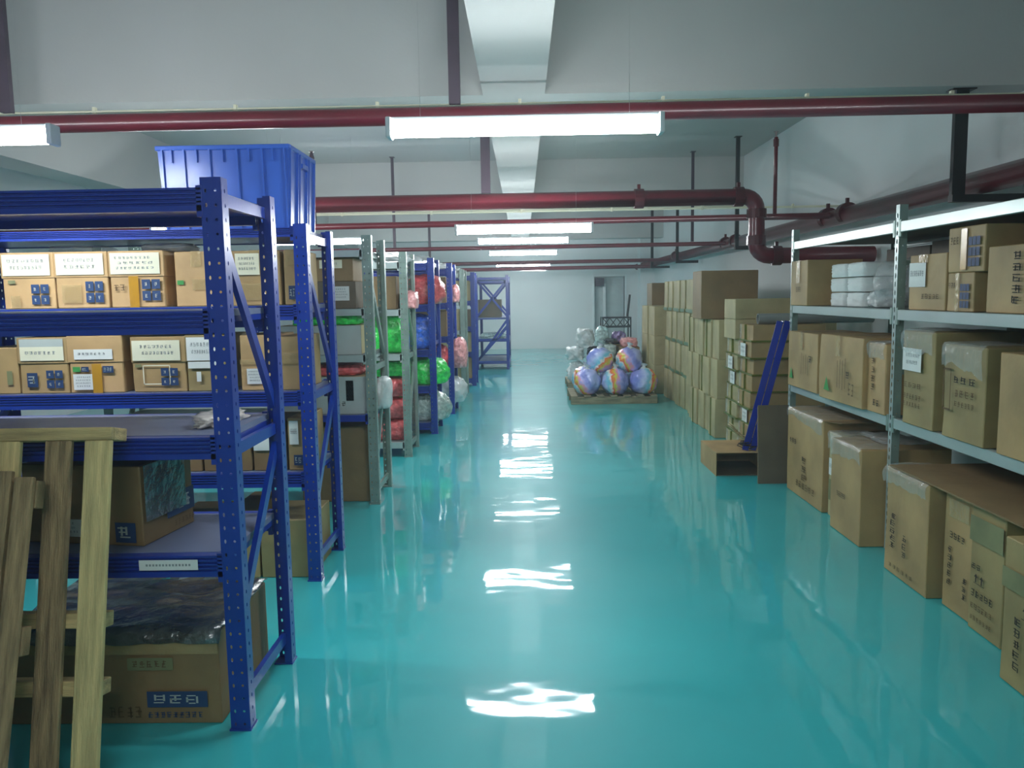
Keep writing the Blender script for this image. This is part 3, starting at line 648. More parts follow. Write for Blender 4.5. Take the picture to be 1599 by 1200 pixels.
# crate
def crate(x0, x1, y0, y1, z0, z1):
    t = MB(); w, d, h = x1 - x0, y1 - y0, z1 - z0; s = .94
    P = lambda sx, sy, z: (sx * w / 2 * (s + (1 - s) * z / h), sy * d / 2 * (s + (1 - s) * z / h), z)
    th = .012
    outer = [(-1, -1), (1, -1), (1, 1), (-1, 1)]
    for i in range(4):
        a, b_ = outer[i], outer[(i + 1) % 4]
        t.face([P(*a, 0), P(*b_, 0), P(*b_, h), P(*a, h)], 'crate')
        t.face([tuple(Vector(P(*b_, .01)) * .97), tuple(Vector(P(*a, .01)) * .97), tuple(Vector((P(*a, h)[0] * .97, P(*a, h)[1] * .97, h))), tuple(Vector((P(*b_, h)[0] * .97, P(*b_, h)[1] * .97, h)))], 'crate')
    t.face([P(-1, -1, 0), P(-1, 1, 0), P(1, 1, 0), P(1, -1, 0)], 'crate')
    o = t.build('plastic_crate', loc=((x0 + x1) / 2, (y0 + y1) / 2, z0)); tag(o, 'big bright blue plastic crate on top of the second blue rack', 'crate')
    q = MB()
    q.box(-w / 2 - .008, w / 2 + .008, -d / 2 - .012, -d / 2 + .01, h - .025, h, 'crate'); q.box(-w / 2 - .008, w / 2 + .008, d / 2 - .01, d / 2 + .012, h - .025, h, 'crate')
    q.box(-w / 2 - .012, -w / 2 + .01, -d / 2, d / 2, h - .025, h, 'crate'); q.box(w / 2 - .01, w / 2 + .012, -d / 2, d / 2, h - .025, h, 'crate')
    bevel(q.build('rim', o), .004)
    def rib(u, full, face):
        q = MB(); z0_ = .0 if full else h * .80
        if face == 'F':
            x = (u - .5) * w; n0 = -d / 2 * s; n1 = -d / 2
            t0, t1 = z0_ / h, .95
            A = lambda tt: n0 + (n1 - n0) * tt
            q.face([(x - .005, A(t0) - .014, h * t0), (x + .005, A(t0) - .014, h * t0), (x + .005, A(t1) - .014, h * t1), (x - .005, A(t1) - .014, h * t1)], 'crate')
            q.face([(x - .005, A(t0), h * t0), (x - .005, A(t0) - .014, h * t0), (x - .005, A(t1) - .014, h * t1), (x - .005, A(t1), h * t1)], 'crate')
            q.face([(x + .005, A(t0) - .014, h * t0), (x + .005, A(t0), h * t0), (x + .005, A(t1), h * t1), (x + .005, A(t1) - .014, h * t1)], 'crate')
        else:
            y = (u - .5) * d; n0 = w / 2 * s; n1 = w / 2; t0, t1 = z0_ / h, .95; A = lambda tt: n0 + (n1 - n0) * tt
            q.face([(A(t0) + .014, y - .005, h * t0), (A(t0) + .014, y + .005, h * t0), (A(t1) + .014, y + .005, h * t1), (A(t1) + .014, y - .005, h * t1)], 'crate')
            q.face([(A(t0) + .014, y - .005, h * t0), (A(t1) + .014, y - .005, h * t1), (A(t1), y - .005, h * t1), (A(t0), y - .005, h * t0)], 'crate')
        q.build('rib', o)
    for u in (.04, .205, .40, .61, .80, .97): rib(u, True, 'F')
    for u in (.11, .30, .50, .70, .88): rib(u, False, 'F')
    for u in (.03, .3, .38, .66, .74, .97): rib(u, True, 'R')
    q = MB(); q.box(w / 2 * .99, w / 2 + .02, -.06, .06, h * .78, h * .84, 'crate'); q.build('handle', o)
crate(-1.985, -1.265, 4.46, 5.0, 1.984, 2.435)

# rack 3..8 contents
g = 'goods on the first grey rack'
carton(-1.95, -1.27, 6.12, 6.55, 1.513, 1.72, 'dark carton with a white form sticker in the first grey rack', 'c_dark', [('label', 'F', .72, .3, .93, .82, 'white', 4)], group=g)
carton(-1.95, -1.285, 6.12, 6.5, 1.721, 1.90, 'brown carton with a cream slip, upper one in the first grey rack', 'c_brown', [('label', 'F', .62, .55, .88, .9, 'cream', 1)], group=g)
carton(-1.9, -1.24, 6.12, 6.5, 1.163, 1.385, 'grey-green wrapped box below the bright green bags', 'c_buff', [('band', 'F', 0, 0, 1, 1, 'grey')], group=g)
bag(-1.80, -1.5, 6.1, 6.5, 1.39, 1.475, 'b_green', 'small bright green bag, left one, in the first grey rack', 2, g)
bag(-1.49, -1.25, 6.1, 6.5, 1.39, 1.48, 'b_green', 'small bright green bag, right one, in the first grey rack', 4, g)
carton(-1.95, -1.21, 6.12, 6.55, .703, .99, 'grey-white package with a black strap in the first grey rack', 'c_buff', [('band', 'F', 0, 0, 1, 1, 'grey'), ('band', 'F', .78, .35, .86, .9, 'blackink'), ('text', 'F', .62, .2, .78, .35, 3, 'blackink')], group=g)
bag(-1.9, -1.22, 6.12, 6.55, .995, 1.09, 'b_red', 'flat coral red bag lying on the strapped grey package', 7, g)
carton(-1.75, -1.22, 6.14, 6.6, .001, .60, 'tall brown carton on the floor under the first grey rack', 'c_brown', (), group=g)
bag(-1.19, -1.06, 6.2, 6.5, .72, .97, 'filmwhite', 'milky plastic bag bulging through the end of the first grey rack', 9, g)
g = 'goods on the second grey rack'
bag(-1.62, -1.17, 7.95, 8.4, 1.035, 1.44, 'b_green', 'large bright green bag on the middle shelf of the second grey rack', 11, g)
bag(-1.62, -1.16, 7.95, 8.4, .80, .955, 'b_green', 'flattened dark green bag above the red ones in the second grey rack', 12, g, amp=.15)
for k, (a, b_) in enumerate(((.153, .375), (.377, .595), (.597, .80))):
    bag(-1.6, -1.17, 7.93, 8.35, a, b_, 'b_red', 'coral red bag, %s of the three red ones in the second grey rack' % ['bottom', 'middle', 'top'][k], 13 + k, g)
carton(-1.75, -1.25, 7.95, 8.35, 1.473, 1.80, 'brown carton on the top shelf of the second grey rack', 'c_brown', (), group=g)
bag(-1.24, -1.06, 8.0, 8.35, 1.473, 1.66, 'b_pink', 'pink bag squeezed beside the brown carton in the second grey rack', 17, g)
g = 'goods on the blue rack with bags poking out'
bag(-1.42, -.90, 9.28, 9.72, 1.503, 1.86, 'b_red', 'coral red bag poking out near the top of the blue rack end', 21, g, box=.3)
bag(-1.50, -1.03, 9.28, 9.72, .983, 1.40, 'b_blue', 'bright blue bag on the middle shelf behind the grey racks', 22, g)
bag(-1.50, -.87, 9.28, 9.72, .563, .89, 'b_green', 'bright green bag poking out of the blue rack end', 23, g, box=.3)
bag(-1.50, -.86, 9.28, 9.72, .133, .48, 'b_grey', 'whitish bag poking out at the bottom of the blue rack end', 24, g, box=.3)
g = 'goods on the blue rack with pink bags'
carton(-1.5, -1.03, 10.85, 11.25, 1.503, 1.85, 'brown carton near the top of the blue rack with pink bags', 'c_brown', (), group=g)
carton(-1.5, -1.03, 10.85, 11.25, 1.053, 1.40, 'brown carton in the middle of the blue rack with pink bags', 'c_brown', (), group=g)
bag(-1.40, -1.01, 10.83, 11.3, .603, .95, 'b_red', 'coral red bag low in the blue rack with cartons above it', 25, g, box=.3)
bag(-1.0, -.77, 10.90, 11.28, .603, 1.03, 'b_pink', 'pale pink bag bulging at mid height from the rack end', 26, g, box=.2)
bag(-.99, -.86, 10.95, 11.25, 1.503, 1.76, 'b_pink', 'pale pink bag near the top of the rack end', 27, g, box=.2)
bag(-1.30, -.78, 10.83, 11.3, .133, .50, 'filmwhite', 'milky clear bag spilling out at the bottom of the rack end', 28, g, box=.2)
g = 'cartons on the farthest grey rack'
for k, (a, b_) in enumerate(((.133, .5), (.603, .95), (1.053, 1.38), (1.503, 1.82))):
    carton(-1.45, -.96, 12.62, 13.05, a, b_, 'pale carton in the farthest grey rack, %s shelf' % ['bottom', 'second', 'third', 'top'][k], 'c_buff', (), group=g)
g = 'cartons on the blue rack before the open one'
for k, (a, b_, mt) in enumerate(((.133, .5, 'c_tan'), (.603, .95, 'c_buff'), (1.053, 1.35, 'c_dark'), (1.503, 1.86, 'c_buff'))):
    carton(-1.45, -.9, 14.18, 14.6, a, b_, 'carton in the blue rack before the open one, %s shelf' % ['bottom', 'second', 'third', 'top'][k], mt, (), group=g)
carton(-.96, -.46, 17.28, 17.8, 1.123, 1.50, 'grey-brown carton in the open rack farthest back', 'c_dark', ())
bag(-.95, -.37, 17.3, 18.2, .643, .78, 'b_teal', 'pale bag lying on the open rack farthest back', 29)
for (x, y, dx, dy, z, lb) in ((-1.6, 7.95, .5, .45, 1.934, 'clear crumpled film on top of the second grey rack'), (-1.45, 9.25, .42, .5, 1.974, 'clear crumpled film on top of the blue rack past the grey ones'), (-1.35, 10.8, .38, .5, 1.954, 'clear crumpled film on top of the rack with pink bags'), (-1.3, 12.6, .36, .45, 1.944, 'clear crumpled film on top of the farthest grey rack')):
    bag(x, x + dx, y, y + dy, z, z + .10, 'filmwhite', lb, x * 9 + y, name='plastic_film', cat='plastic film', amp=.3, group='films on the rack tops')

# ------------------------------------------------------------------ right shelf goods
g = 'cartons on the top shelf at right'; z = 1.477
carton(2.20, 2.62, 6.26, 6.64, z, 1.83, 'tan carton at the far left end of the top shelf', 'c_tan', [('tapeband', 'L', .4, .5, .62, 1.0, 'tape'), ('text', 'L', .4, .3, .7, .42, 3, 'brownink')], group=g, tape='y')
carton(2.62, 2.80, 5.95, 6.2, z, 1.80, 'small brown carton behind the white foam packs', 'c_brown', (), group=g)
for k, (zz) in enumerate((z + .001, z + .105, z + .209)):
    for j in range(2):
        y0 = 5.50 + j * .30
        bag(2.30, 2.62, y0, y0 + .285, zz, zz + .102, 'foam', 'white foam roll pack, %s layer, %s column' % (['bottom', 'middle', 'top'][k], ['near', 'far'][j]), 31 + k * 2 + j, 'white foam packs on the top shelf', name='foam_pack', cat='foam pack', amp=.03, box=.8)
bag(2.27, 2.70, 4.98, 5.44, z + .001, 1.80, 'film', 'clear air-filled plastic bag behind the middle upright on the top shelf', 41, amp=.12, box=.2)
bag(2.28, 2.50, 5.25, 5.46, z + .001, 1.60, 'filmwhite', 'small crumpled milky bag beside the foam packs', 42, amp=.25, box=.2)
carton(2.24, 2.75, 4.30, 4.70, z, 1.785, 'tan carton with a white paper label on the top shelf', 'c_tan', [('label', 'L', .03, .42, .50, .86, 'white', 1), ('tapeband', 'L', .3, .85, .55, 1, 'tape'), ('text', 'L', .4, .2, .9, .3, 5, 'brownink')], group=g)
carton(2.24, 2.70, 4.03, 4.28, z, 1.675, 'small tan carton with a blue printed grid, lower of two on the top shelf', 'c_tan', [('bluegrid', 'L', .55, .1, .9, .75), ('text', 'L', .1, .6, .4, .75, 3, 'brownink'), ('tapeband', 'L', .38, 0, .52, 1, 'tape')], group=g)
carton(2.24, 2.70, 3.95, 4.28, 1.677, 1.905, 'small tan carton with a blue printed grid, upper of two on the top shelf', 'c_tan', [('bluegrid', 'L', .60, .12, .92, .8), ('text', 'L', .08, .62, .34, .8, 3, 'brownink'), ('tapeband', 'L', .40, .05, .56, .95, 'tapeyel')], group=g)
carton(2.24, 2.75, 3.30, 3.92, z, 1.79, 'tan carton cut by the right frame edge on the top shelf', 'c_tan', [('vtext', 'L', .34, .1, .44, .9, 5, 'blackink'), ('vtext', 'L', .55, .1, .62, .9, 6, 'brownink')], group=g)
bag(2.26, 2.72, 3.32, 3.66, 1.795, 1.92, 'film', 'bluish clear plastic bag on the carton at the right frame edge', 43, amp=.2)
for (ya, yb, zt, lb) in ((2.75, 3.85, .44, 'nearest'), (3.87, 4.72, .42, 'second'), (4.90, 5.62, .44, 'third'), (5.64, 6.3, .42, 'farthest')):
    carton(2.82, 3.02, ya, yb, z, z + zt, 'dark brown carton added to darken the back row of the top shelf, ' + lb, 'c_dark', (), group='added back row cartons on the top shelf')  # cartons added so the gap behind the top shelf goods reads dark
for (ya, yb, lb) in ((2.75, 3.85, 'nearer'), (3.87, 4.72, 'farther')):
    carton(2.82, 3.02, ya, yb, .827, 1.39, 'dark brown carton added to darken the back row of the middle shelf, ' + lb, 'c_dark', (), group='added back row cartons on the middle shelf')  # added likewise to keep the space above the middle shelf goods dark
g = 'cartons on the middle shelf at right'; z = .827
carton(2.18, 2.62, 5.95, 6.60, z, 1.27, 'tan carton with a green triangle mark, farthest on the middle shelf', 'c_tan', [('tri', 'L', .15, .15, .08), ('lines', 'L', .5, .25, .72, .65, 4, 'brownink'), ('text', 'L', .74, .5, .86, .62, 1, 'blackink')], group=g, tape='y')
carton(2.16, 2.62, 5.14, 5.82, z, 1.285, 'slumping tan carton with a green triangle mark, second on the middle shelf', 'c_tan', [('tri', 'L', .25, .15, .09), ('lines', 'L', .5, .2, .68, .7, 4, 'brownink'), ('text', 'L', .70, .4, .80, .5, 1, 'blackink'), ('text', 'L', .76, .15, .9, .35, 2, 'brownink')], group=g, bulge=.02, rz=math.radians(2), tape='y')
carton(2.20, 2.60, 4.875, 5.12, z, 1.26, 'narrow tan carton with shiny tape, left of the middle upright', 'c_light', [('vtext', 'L', .25, .3, .45, .8, 4, 'brownink'), ('text', 'L', .4, .1, .8, .2, 2, 'blackink')], group=g, film=.08)
carton(2.20, 2.66, 4.30, 4.64, z, 1.36, 'tall tan carton with a torn white paper, right of the middle upright', 'c_olive', [('label', 'L', .03, .58, .66, .82, 'white', 2), ('text', 'L', .1, .40, .7, .46, 4, 'brownink'), ('text', 'L', .1, .28, .7, .34, 6, 'brownink'), ('text', 'L', .1, .20, .7, .25, 6, 'brownink')], group=g, film=.10, bulge=.012)
carton(2.20, 2.66, 3.82, 4.20, z, 1.31, 'tan carton with bold black print and shiny taped top on the middle shelf', 'c_olive', [('text', 'L', .3, .60, .88, .68, 3, 'blackink'), ('frame', 'L', .06, .3, .26, .75, 'brownink'), ('text', 'L', .36, .36, .85, .42, 6, 'brownink'), ('text', 'L', .36, .46, .85, .54, 4, 'brownink')], group=g, film=.12, bulge=.012)
carton(2.20, 2.66, 3.05, 3.71, z, 1.30, 'plain tan carton cut by the right frame edge on the middle shelf', 'c_tan', [('tapeband', 'L', .45, .6, .6, .9, 'tape')], group=g)
g = 'cartons standing on the floor under the grey shelf'
carton(2.13, 2.62, 5.66, 6.42, .001, .665, 'tall tan floor carton with raised flap, farthest under the shelf', 'c_tan', [('text', 'L', .1, .6, .3, .66, 3, 'blackink'), ('text', 'L', .3, .12, .85, .2, 6, 'brownink'), ('vtext', 'L', .45, .2, .6, .5, 3, 'brownink')], group=g, film=.07)
carton(2.16, 2.6, 5.39, 5.62, .001, .60, 'narrow floor carton wedged between two larger ones', 'c_buff', [('band', 'L', .1, .2, .5, .45, 'greenfaded'), ('label', 'L', .1, .5, .4, .7, 'white', 1)], group=g, film=.12)
carton(2.07, 2.62, 4.87, 5.34, .001, .612, 'large plain floor carton with a crinkled film edge and one short word', 'c_tan', [('text', 'L', .26, .40, .56, .46, 7, 'blackink')], group=g, film=.12)
carton(2.06, 2.62, 4.02, 4.50, .001, .60, 'floor carton with slanting black print next to the middle upright', 'c_tan', [('vtext', 'L', .2, .25, .34, .6, 5, 'blackink'), ('vtext', 'L', .5, .22, .6, .45, 3, 'blackink'), ('text', 'L', .2, .08, .8, .12, 6, 'brownink')], group=g, film=.10, bulge=.015)
carton(2.11, 2.62, 3.70, 3.955, .001, .595, 'floor carton with bold black lettering under the loose sheet', 'c_tan', [('text', 'L', .25, .62, .8, .68, 4, 'blackink'), ('vtext', 'L', .2, .2, .35, .55, 5, 'blackink'), ('vtext', 'L', .75, .15, .9, .35, 3, 'blackink'), ('tapeband', 'L', .2, .8, .9, .95, 'tape')], group=g)
carton(2.09, 2.62, 3.42, 3.68, .001, .595, 'floor carton with handling marks under the loose sheet, taped greenish', 'c_olive', [('band', 'L', .0, .72, 1, .92, 'greenfaded'), ('text', 'L', .1, .50, .4, .55, 2, 'blackink'), ('arrows', 'L', .25, .40, .07, 'blackink'), ('text', 'L', .12, .28, .8, .34, 5, 'blackink'), ('text', 'L', .12, .18, .8, .23, 6, 'brownink'), ('text', 'L', .12, .09, .8, .13, 7, 'brownink')], group=g)
carton(1.94, 2.5, 2.72, 3.17, .001, .60, 'nearest floor carton, cut by the right frame edge', 'c_olive', [('band', 'L', .0, .66, 1, .8, 'greenfaded'), ('arrows', 'L', .35, .52, .08, 'blackink'), ('vtext', 'L', .2, .12, .3, .5, 5, 'blackink'), ('vtext', 'L', .5, .12, .6, .5, 5, 'blackink')], group=g)
for (fx, fy, fz, fw, fl) in ((2.13, 5.66, .668, .44, .20),):   # loose flap sticking out over the carton's near end
    own = [o_ for o_ in bpy.data.objects if o_.name.startswith('cardboard_carton') and abs(o_.location.y - o_.dimensions.y / 2 - fy) < .03 and o_.location.z < .01 and abs(o_.location.x - (fx + 2.62) / 2) < .03]
    if own:
        b_ = own[0]; h_ = fz; q = MB(); hw_ = (2.62 - fx) / 2; hd_ = b_.dimensions.y / 2 - .01
        q.face([(-hw_, -hd_, h_ - .004), (-hw_ + fw, -hd_, h_ - .004), (-hw_ + fw - .03, -hd_ - fl, h_ + .02), (-hw_ + .05, -hd_ - fl, h_ + .012)], 'c_brown')
        solid(q.build('flap', b_), .004)
q = MB(); q.box(2.045, 2.80, 3.20, 4.44, .610, .618, 'c_brown'); q.box(2.45, 2.56, 3.4, 3.62, .6185, .6195, 'white')
tag(q.build('cardboard_sheet'), 'large loose brown cardboard sheet lying over the near floor cartons', 'cardboard sheet')
bag(2.22, 2.60, 4.92, 5.32, .628, .66, 'film', 'clear film spread over the large plain floor carton', 45, name='plastic_film', cat='plastic film', amp=.25, box=.8)

# stacks of cartons along the right wall
def rank(k): return ['first', 'second', 'third', 'fourth', 'fifth', 'sixth', 'seventh', 'eighth', 'ninth'][k]
for c in range(2):
    nt_ = 8 if c == 0 else 7
    for k in range(nt_):
        y0 = 7.50 + c * .47; hh = .16; jj = .014 * ((k * 7 + c) % 3)
        carton(2.13 + jj, 2.82, y0 + jj * .6, y0 + .435 + jj * .6, .001 + k * hh, .001 + k * hh + hh - .003, 'flat strapped carton, %s layer from the floor in the %s strapped stack' % (rank(k), ['near', 'far'][c]), 'c_buff' if c else 'c_tan',
               ([('label', 'L', .3, .1, .7, .9, 'white', 2)] if (k in (2, 6) and c == 0) or (c == 1 and k in (5, 4)) else []) + [('lines', 'L', .08, .1, .9, .8, 3, 'brownink')],
               group='flat strapped cartons beside the shelf', straps=[('h', .05, 'strap'), ('v', .5, 'strap'), ('v', .15, 'film')], seed=k, bulge=.016)
for k in range(2):
    carton(2.10, 3.1, 7.97, 8.40, 1.122 + k * .2, 1.319 + k * .2, 'long brown carton, %s of the two on the far strapped stack' % ['lower', 'upper'][k], 'c_buff', (), group='long cartons on the strapped stack')
q = MB(); q.tube([(2.22, 7.62, 1.335), (3.3, 7.62, 1.335)], .05, 'tube', 20, caps=False); q.tube([(3.3, 7.62, 1.335), (2.22, 7.62, 1.335)], .043, 'tube', 20, caps=False)
for s in (2.22, 3.3):
    n = 20
    for j in range(n):
        a, b_ = 2 * math.pi * j / n, 2 * math.pi * (j + 1) / n
        q.face([(s, 7.62 + .05 * math.cos(a), 1.335 + .05 * math.sin(a)), (s, 7.62 + .05 * math.cos(b_), 1.335 + .05 * math.sin(b_)), (s, 7.62 + .043 * math.cos(b_), 1.335 + .043 * math.sin(b_)), (s, 7.62 + .043 * math.cos(a), 1.335 + .043 * math.sin(a))], 'tube')
tag(q.build('plastic_pipe', smooth=True), 'hollow grey plastic pipe lying across the near strapped stack', 'pipe')
for c in range(5):
    for k in range(3):
        y0 = 8.68 + c * .31
        carton(2.08 + .018 * ((c * 2 + k) % 3), 2.62, y0, y0 + .296, .001 + k * .43, .001 + k * .43 + .428, 'buff carton, %s tier from the floor, %s column from the shelf in the three-tier stack' % (rank(k), rank(c)), 'c_buff',
               [('lines', 'L', .2, .55, .7, .85, 3, 'brownink')], group='three-tier carton stack', straps=[('v', .4, 'strap')] if (c + k) % 3 == 0 else None, seed=c * 3 + k, bulge=.008)
carton(1.99, 2.62, 9.0, 9.45, 1.293, 1.83, 'large dark-faced carton on top of the three-tier stack', 'c_brown', (), bulge=.002)
for c in range(7):
    for k in range(4):
        y0 = 10.28 + c * .30
        carton(2.17 + .016 * ((c * 2 + k) % 3), 2.75, y0, y0 + .284, .001 + k * .44, .001 + k * .44 + .437, 'buff carton, %s tier from the floor, %s column from the shelf in the four-tier stack' % (rank(k), rank(c)), 'c_buff',
               [('lines', 'L', .2, .5, .7, .85, 2, 'brownink')] + ([('band', 'L', 0, .02, 1, .12, 'strapgreen')] if k in (1, 2, 3) else []), group='four-tier carton stack', straps=None, seed=c * 4 + k, bulge=.008)
for c in range(2):
    for k in range(3):
        y0 = 12.6 + c * .6
        carton(2.06 - .02 * c, 2.45, y0, y0 + .58, .001 + k * .46, .001 + k * .46 + .458, 'pale carton, %s tier, %s column of the low stack behind the round bags' % (rank(k), rank(c)), 'c_buff', (), group='low carton stack behind the pallet', seed=c + k)
for k in range(4):
    carton(2.22, 2.9, 13.85, 14.4, .001 + k * .44, .001 + k * .44 + .438, 'dark-sided carton, %s tier in the tall single column near the far corner' % rank(k), 'c_brown', (), group='tall single carton column')
# low open box, sheet, steel, cables
o = MB(); o.box(1.66, 2.12, 6.86, 7.46, .2, .206, 'c_tan'); o.box(1.66, 1.666, 6.86, 7.46, 0, .2, 'c_tan'); o.box(2.114, 2.12, 6.86, 7.46, 0, .2, 'c_tan'); o.box(1.66, 2.12, 7.454, 7.46, 0, .2, 'c_tan'); o.box(1.666, 2.114, 6.87, 7.454, 0, .006, 'c_dark')
tag(o.build('open_carton'), 'low open carton on the floor with its dark end facing the viewer', 'carton')
q = MB(); q.bar((1.935, 6.56, 0), (1.95, 6.60, .66), .02, .012, 'c_brown'); q = MB()
mt = Matrix.Translation((2.06, 6.56, 0)) @ Matrix.Rotation(math.radians(-4), 4, 'X'); q.box(-.12, .135, 0, .012, 0, .655, 'c_dark', mt); q.box(-.12, .135, .013, .022, 0, .64, 'c_brown', mt)
tag(q.build('cardboard_sheet'), 'folded brown cardboard standing against the end of the grey shelf', 'cardboard sheet')
q = MB()
for k, off in enumerate((0, .05)):
    a = Vector((1.93 + off * 1.3, 6.93, 0.212)); b_ = Vector((2.17 + off * 1.3, 6.80, 1.34)); q.bar(a, b_, .056, .004, 'bluesheet', up=(0, -1, 0)); q.bar(a + Vector((.026, .02, 0)), b_ + Vector((.026, .02, 0)), .004, .04, 'bluesheet', up=(0, -1, 0))
tag(q.build('blue_steel_angles'), 'blue painted steel angles leaning against the far end of the grey shelf', 'steel angle')
q = MB(); rng = random.Random(11); pts = []
for i in range(60):
    a = i * .62; pts.append((1.99 + .085 * math.cos(a) * (1 + .3 * math.sin(i * 1.7)), 7.02 + .11 * math.sin(a * 1.03), .216 + .03 * abs(math.sin(i * .5)) + i * .0008))
q.tube(pts, .0045, 'blackink', 6); tag(q.build('cable_tangle', smooth=True), 'tangled black cable on the low open carton', 'cable')
q = MB()
for k in range(2):
    pts = [(1.9 + .2 * t / 8, 7.28 - .03 * k, .215 + .012 + .14 * (1 - t / 8) ** 2 + .02 * k) for t in range(9)]
    for a, b_ in zip(pts[:-1], pts[1:]): q.face([a, b_, (b_[0], b_[1] + .14, b_[2]), (a[0], a[1] + .14, a[2])], 'c_buff')
solid(tag(q.build('curved_tray', smooth=True), 'curved buff cardboard scraps on the low open carton', 'cardboard scrap'), .006)

# ------------------------------------------------------------------ floor pallets and bags
def floor_pallet(x0, x1, y0, y1, label):
    t = empty('wooden_pallet', ((x0 + x1) / 2, (y0 + y1) / 2, 0)); tag(t, label, 'pallet', 'floor pallets'); w, d = x1 - x0, y1 - y0
    for yy in (-d / 2 + .05, 0, d / 2 - .05):
        q = MB(); q.box(-w / 2, w / 2, yy - .045, yy + .045, 0.0, .10, 'woodgrey'); bevel(q.build('stringer', t), .004)
    for k in range(7):
        xx = -w / 2 + .05 + (w - .1) * k / 6; q = MB(); q.box(xx - .05, xx + .05, -d / 2, d / 2, .101, .123, 'woodgrey'); bevel(q.build('deck_board', t), .003)
floor_pallet(.68, 1.93, 11.5, 12.55, 'wooden pallet on the floor carrying the round rainbow bags')
floor_pallet(.74, 1.90, 13.3, 14.3, 'dark wooden pallet behind, under the white plastic bags')
g = 'round lavender rainbow bags on the pallet'
balls = [(.935, 11.75, 0, 'front row, leftmost'), (1.345, 11.73, 0, 'front row, middle'), (1.765, 11.75, 0, 'front row, rightmost'), (.94, 12.18, 0, 'back row, left'), (1.35, 12.17, 0, 'back row, middle'), (1.76, 12.2, 0, 'back row, right'), (1.14, 11.93, 1, 'top, left'), (1.58, 11.94, 1, 'top, right')]
for i, (x, y, up, lb) in enumerate(balls):
    r_ = .20; z = .124 + up * .30
    me = blob_mesh('round_bag', r_, r_, r_, ball_mat('rainbow print bag %d' % (i + 1), [.6, 0.1, -.2, .4, 0, .3, -.8, .5][i], [0, .2, -.3, 0, 0, 0, .4, .1][i]), i * 1.7, .10, 2.0, 4, .86, box=.08)
    o = bpy.data.objects.new('round_bag', me); COL.objects.link(o); o.location = (x, y, z); o.rotation_euler = (0, 0, (i % 3 - 1) * .3)
    tag(o, 'round lavender bag with rainbow print on the pallet, ' + lb, 'bag', g)
    q = MB(); q.tube([(0, 0, r_ * 1.82), (.0, -.01, r_ * 1.98), (.01, 0, r_ * 2.12)], [.05, .018, .05], 'filmwhite', 10); q.build('knot', o, smooth=True)
g = 'bags piled on the rear pallet'
Yp = 13.35
bag(.72, 1.12, 13.35, 13.8, .125, .48, 'filmwhite', 'white plastic bag at the bottom left of the rear pile', 51, g, amp=.3)
bag(.70, 1.05, 13.35, 13.8, .485, .72, 'filmwhite', 'white plastic bag in the middle left of the rear pile', 52, g, amp=.3)
bag(.88, 1.22, 13.4, 13.8, .725, 1.02, 'filmwhite', 'white plastic bag at the top left of the rear pile', 53, g, amp=.3)
bag(1.13, 1.52, 13.35, 13.8, .125, .50, 'filmwhite', 'clear bag with pale contents low in the rear pile', 54, g, amp=.2)
bag(1.06, 1.32, 13.34, 13.7, .505, .72, 'b_black', 'bag of black plush, left one in the rear pile', 55, g, amp=.25)
bag(1.33, 1.58, 13.34, 13.7, .505, .76, 'b_grey', 'bag of white and pink plush beside the black one', 56, g, amp=.2)
bag(1.36, 1.60, 13.45, 13.75, .765, .84, 'b_black', 'bag of black plush, right one on the white plush', 57, g, amp=.25)
bag(1.24, 1.50, 13.76, 14.1, .505, 1.04, 'b_teal', 'pale teal sack standing at the back of the rear pile', 58, g)
bag(1.52, 1.80, 13.76, 14.1, .725, .95, 'b_purple', 'purple printed bag at the back of the rear pile', 59, g, amp=.25)
carton(1.53, 1.93, 13.72, 14.2, .125, .72, 'brown carton standing at the back of the rear pallet', 'c_olive', ())
carton(1.60, 1.93, 13.3, 13.70, .125, .70, 'brown carton behind the round bags, right in the rear pile', 'c_brown', ())
bag(1.62, 1.92, 13.3, 13.66, .704, .86, 'b_pink', 'pale pink bag on the brown carton at the right of the rear pile', 60, g)
# dark wire trolley near the far wall
t = empty('wire_trolley', (2.35, 20.4, 0)); tag(t, 'dark wire trolley standing near the far doorway', 'trolley')
q = MB()
for (x, y) in ((-.35, -.25), (.35, -.25), (-.35, .25), (.35, .25)): q.bar((x, y, .1), (x, y, 1.0), .03, .03, 'blacksteel')
for z in (.3, .75, .98):
    q.bar((-.35, -.25, z), (.35, -.25, z), .02, .03, 'blacksteel'); q.bar((-.35, .25, z), (.35, .25, z), .02, .03, 'blacksteel'); q.bar((-.35, -.25, z), (-.35, .25, z), .02, .03, 'blacksteel'); q.bar((.35, -.25, z), (.35, .25, z), .02, .03, 'blacksteel')
for k in range(4): q.bar((-.35 + k * .175, -.25, .75), (-.35 + (k + 1) * .175, -.25, .98), .015, .02, 'blacksteel'); q.bar((-.35 + k * .175, -.25, .98), (-.35 + (k + 1) * .175, -.25, .75), .015, .02, 'blacksteel')
q.build('frame', t)
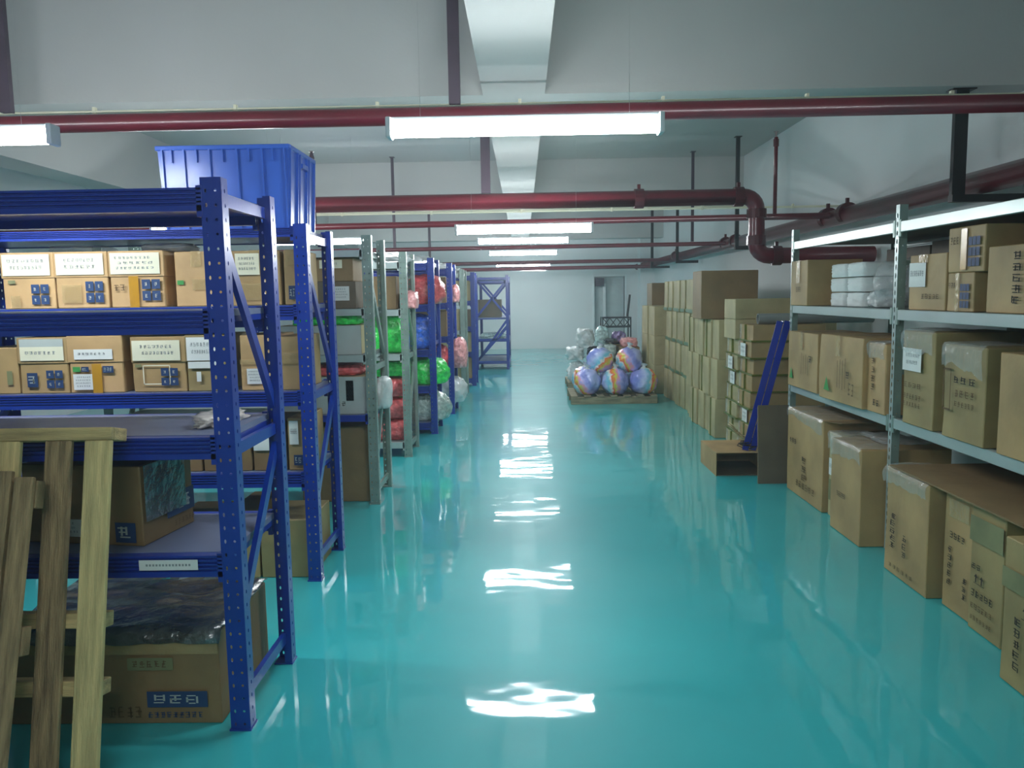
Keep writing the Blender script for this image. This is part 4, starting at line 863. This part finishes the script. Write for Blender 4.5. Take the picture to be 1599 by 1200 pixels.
q = MB(); q.bar((.33, .25, 1.0), (.40, .3, 1.55), .05, .03, 'blacksteel'); q.build('handle', t)
for (x, y) in ((-.33, -.23), (.33, -.23), (-.33, .23), (.33, .23)): q = MB(); q.tube([(x - .015, y, .05), (x + .015, y, .05)], .05, 'blacksteel', 14); q.build('wheel', t)

# ------------------------------------------------------------------ leaning pallets at front left
t = empty('wooden_pallet', (-1.40, 2.42, 0)); tag(t, 'pale wooden pallet leaning upright against the nearest blue rack', 'pallet', 'leaning pallets')
t.rotation_euler = (math.radians(-12.6), 0, 0)
H = 1.20
for k, (xa, w) in enumerate(((-.045, .09), (-.180, .09), (-.355, .09), (-.53, .09), (-.71, .09), (-.89, .09))):
    q = MB(); q.box(xa - w / 2 + .0, xa + w / 2, -.02, 0, 0.0, H - .045, 'wood' if k != 1 else 'woodold'); bevel(q.build('board', t), .003)
for (z0, z1) in ((H - .045, H), (.53, .58), (.31, .36), (.0, .04)):
    q = MB(); q.box(-1.08, 0.0 if z0 > 1 else -.01, .001, .09 if z0 > 1 else .07, z0, z1, 'woodh'); 
    if z0 > 1: q.box(-1.08, 0, -.02, .001, z0 + .001, z1, 'woodh')
    bevel(q.build('crosspiece', t), .003)
t = empty('wooden_pallet', (-1.585, 2.22, 0.0)); tag(t, 'weathered darker wooden pallet leaning in front of the pale one', 'pallet', 'leaning pallets')
t.rotation_euler = (math.radians(-17), 0, 0)
for k, (xa, w, h) in enumerate(((-.035, .062, 1.08), (-.125, .10, 1.10), (-.24, .10, 1.09), (-.40, .10, 1.05), (-.6, .10, 1.05), (-.8, .1, 1.05))):
    q = MB(); q.box(xa - w / 2, xa + w / 2, -.022 - .002 * (k % 2), -.002, 0.012, h, 'woodold'); bevel(q.build('board', t), .003)
for z0 in (.02, .52, .98):
    q = MB(); q.box(-.85, 0.0, .0, .045, z0, z0 + .09, 'woodold'); bevel(q.build('crosspiece', t), .003)

for k, v in LABELS.items():
    if len(v) > 1: print('DUPLICATE LABEL', k, v)
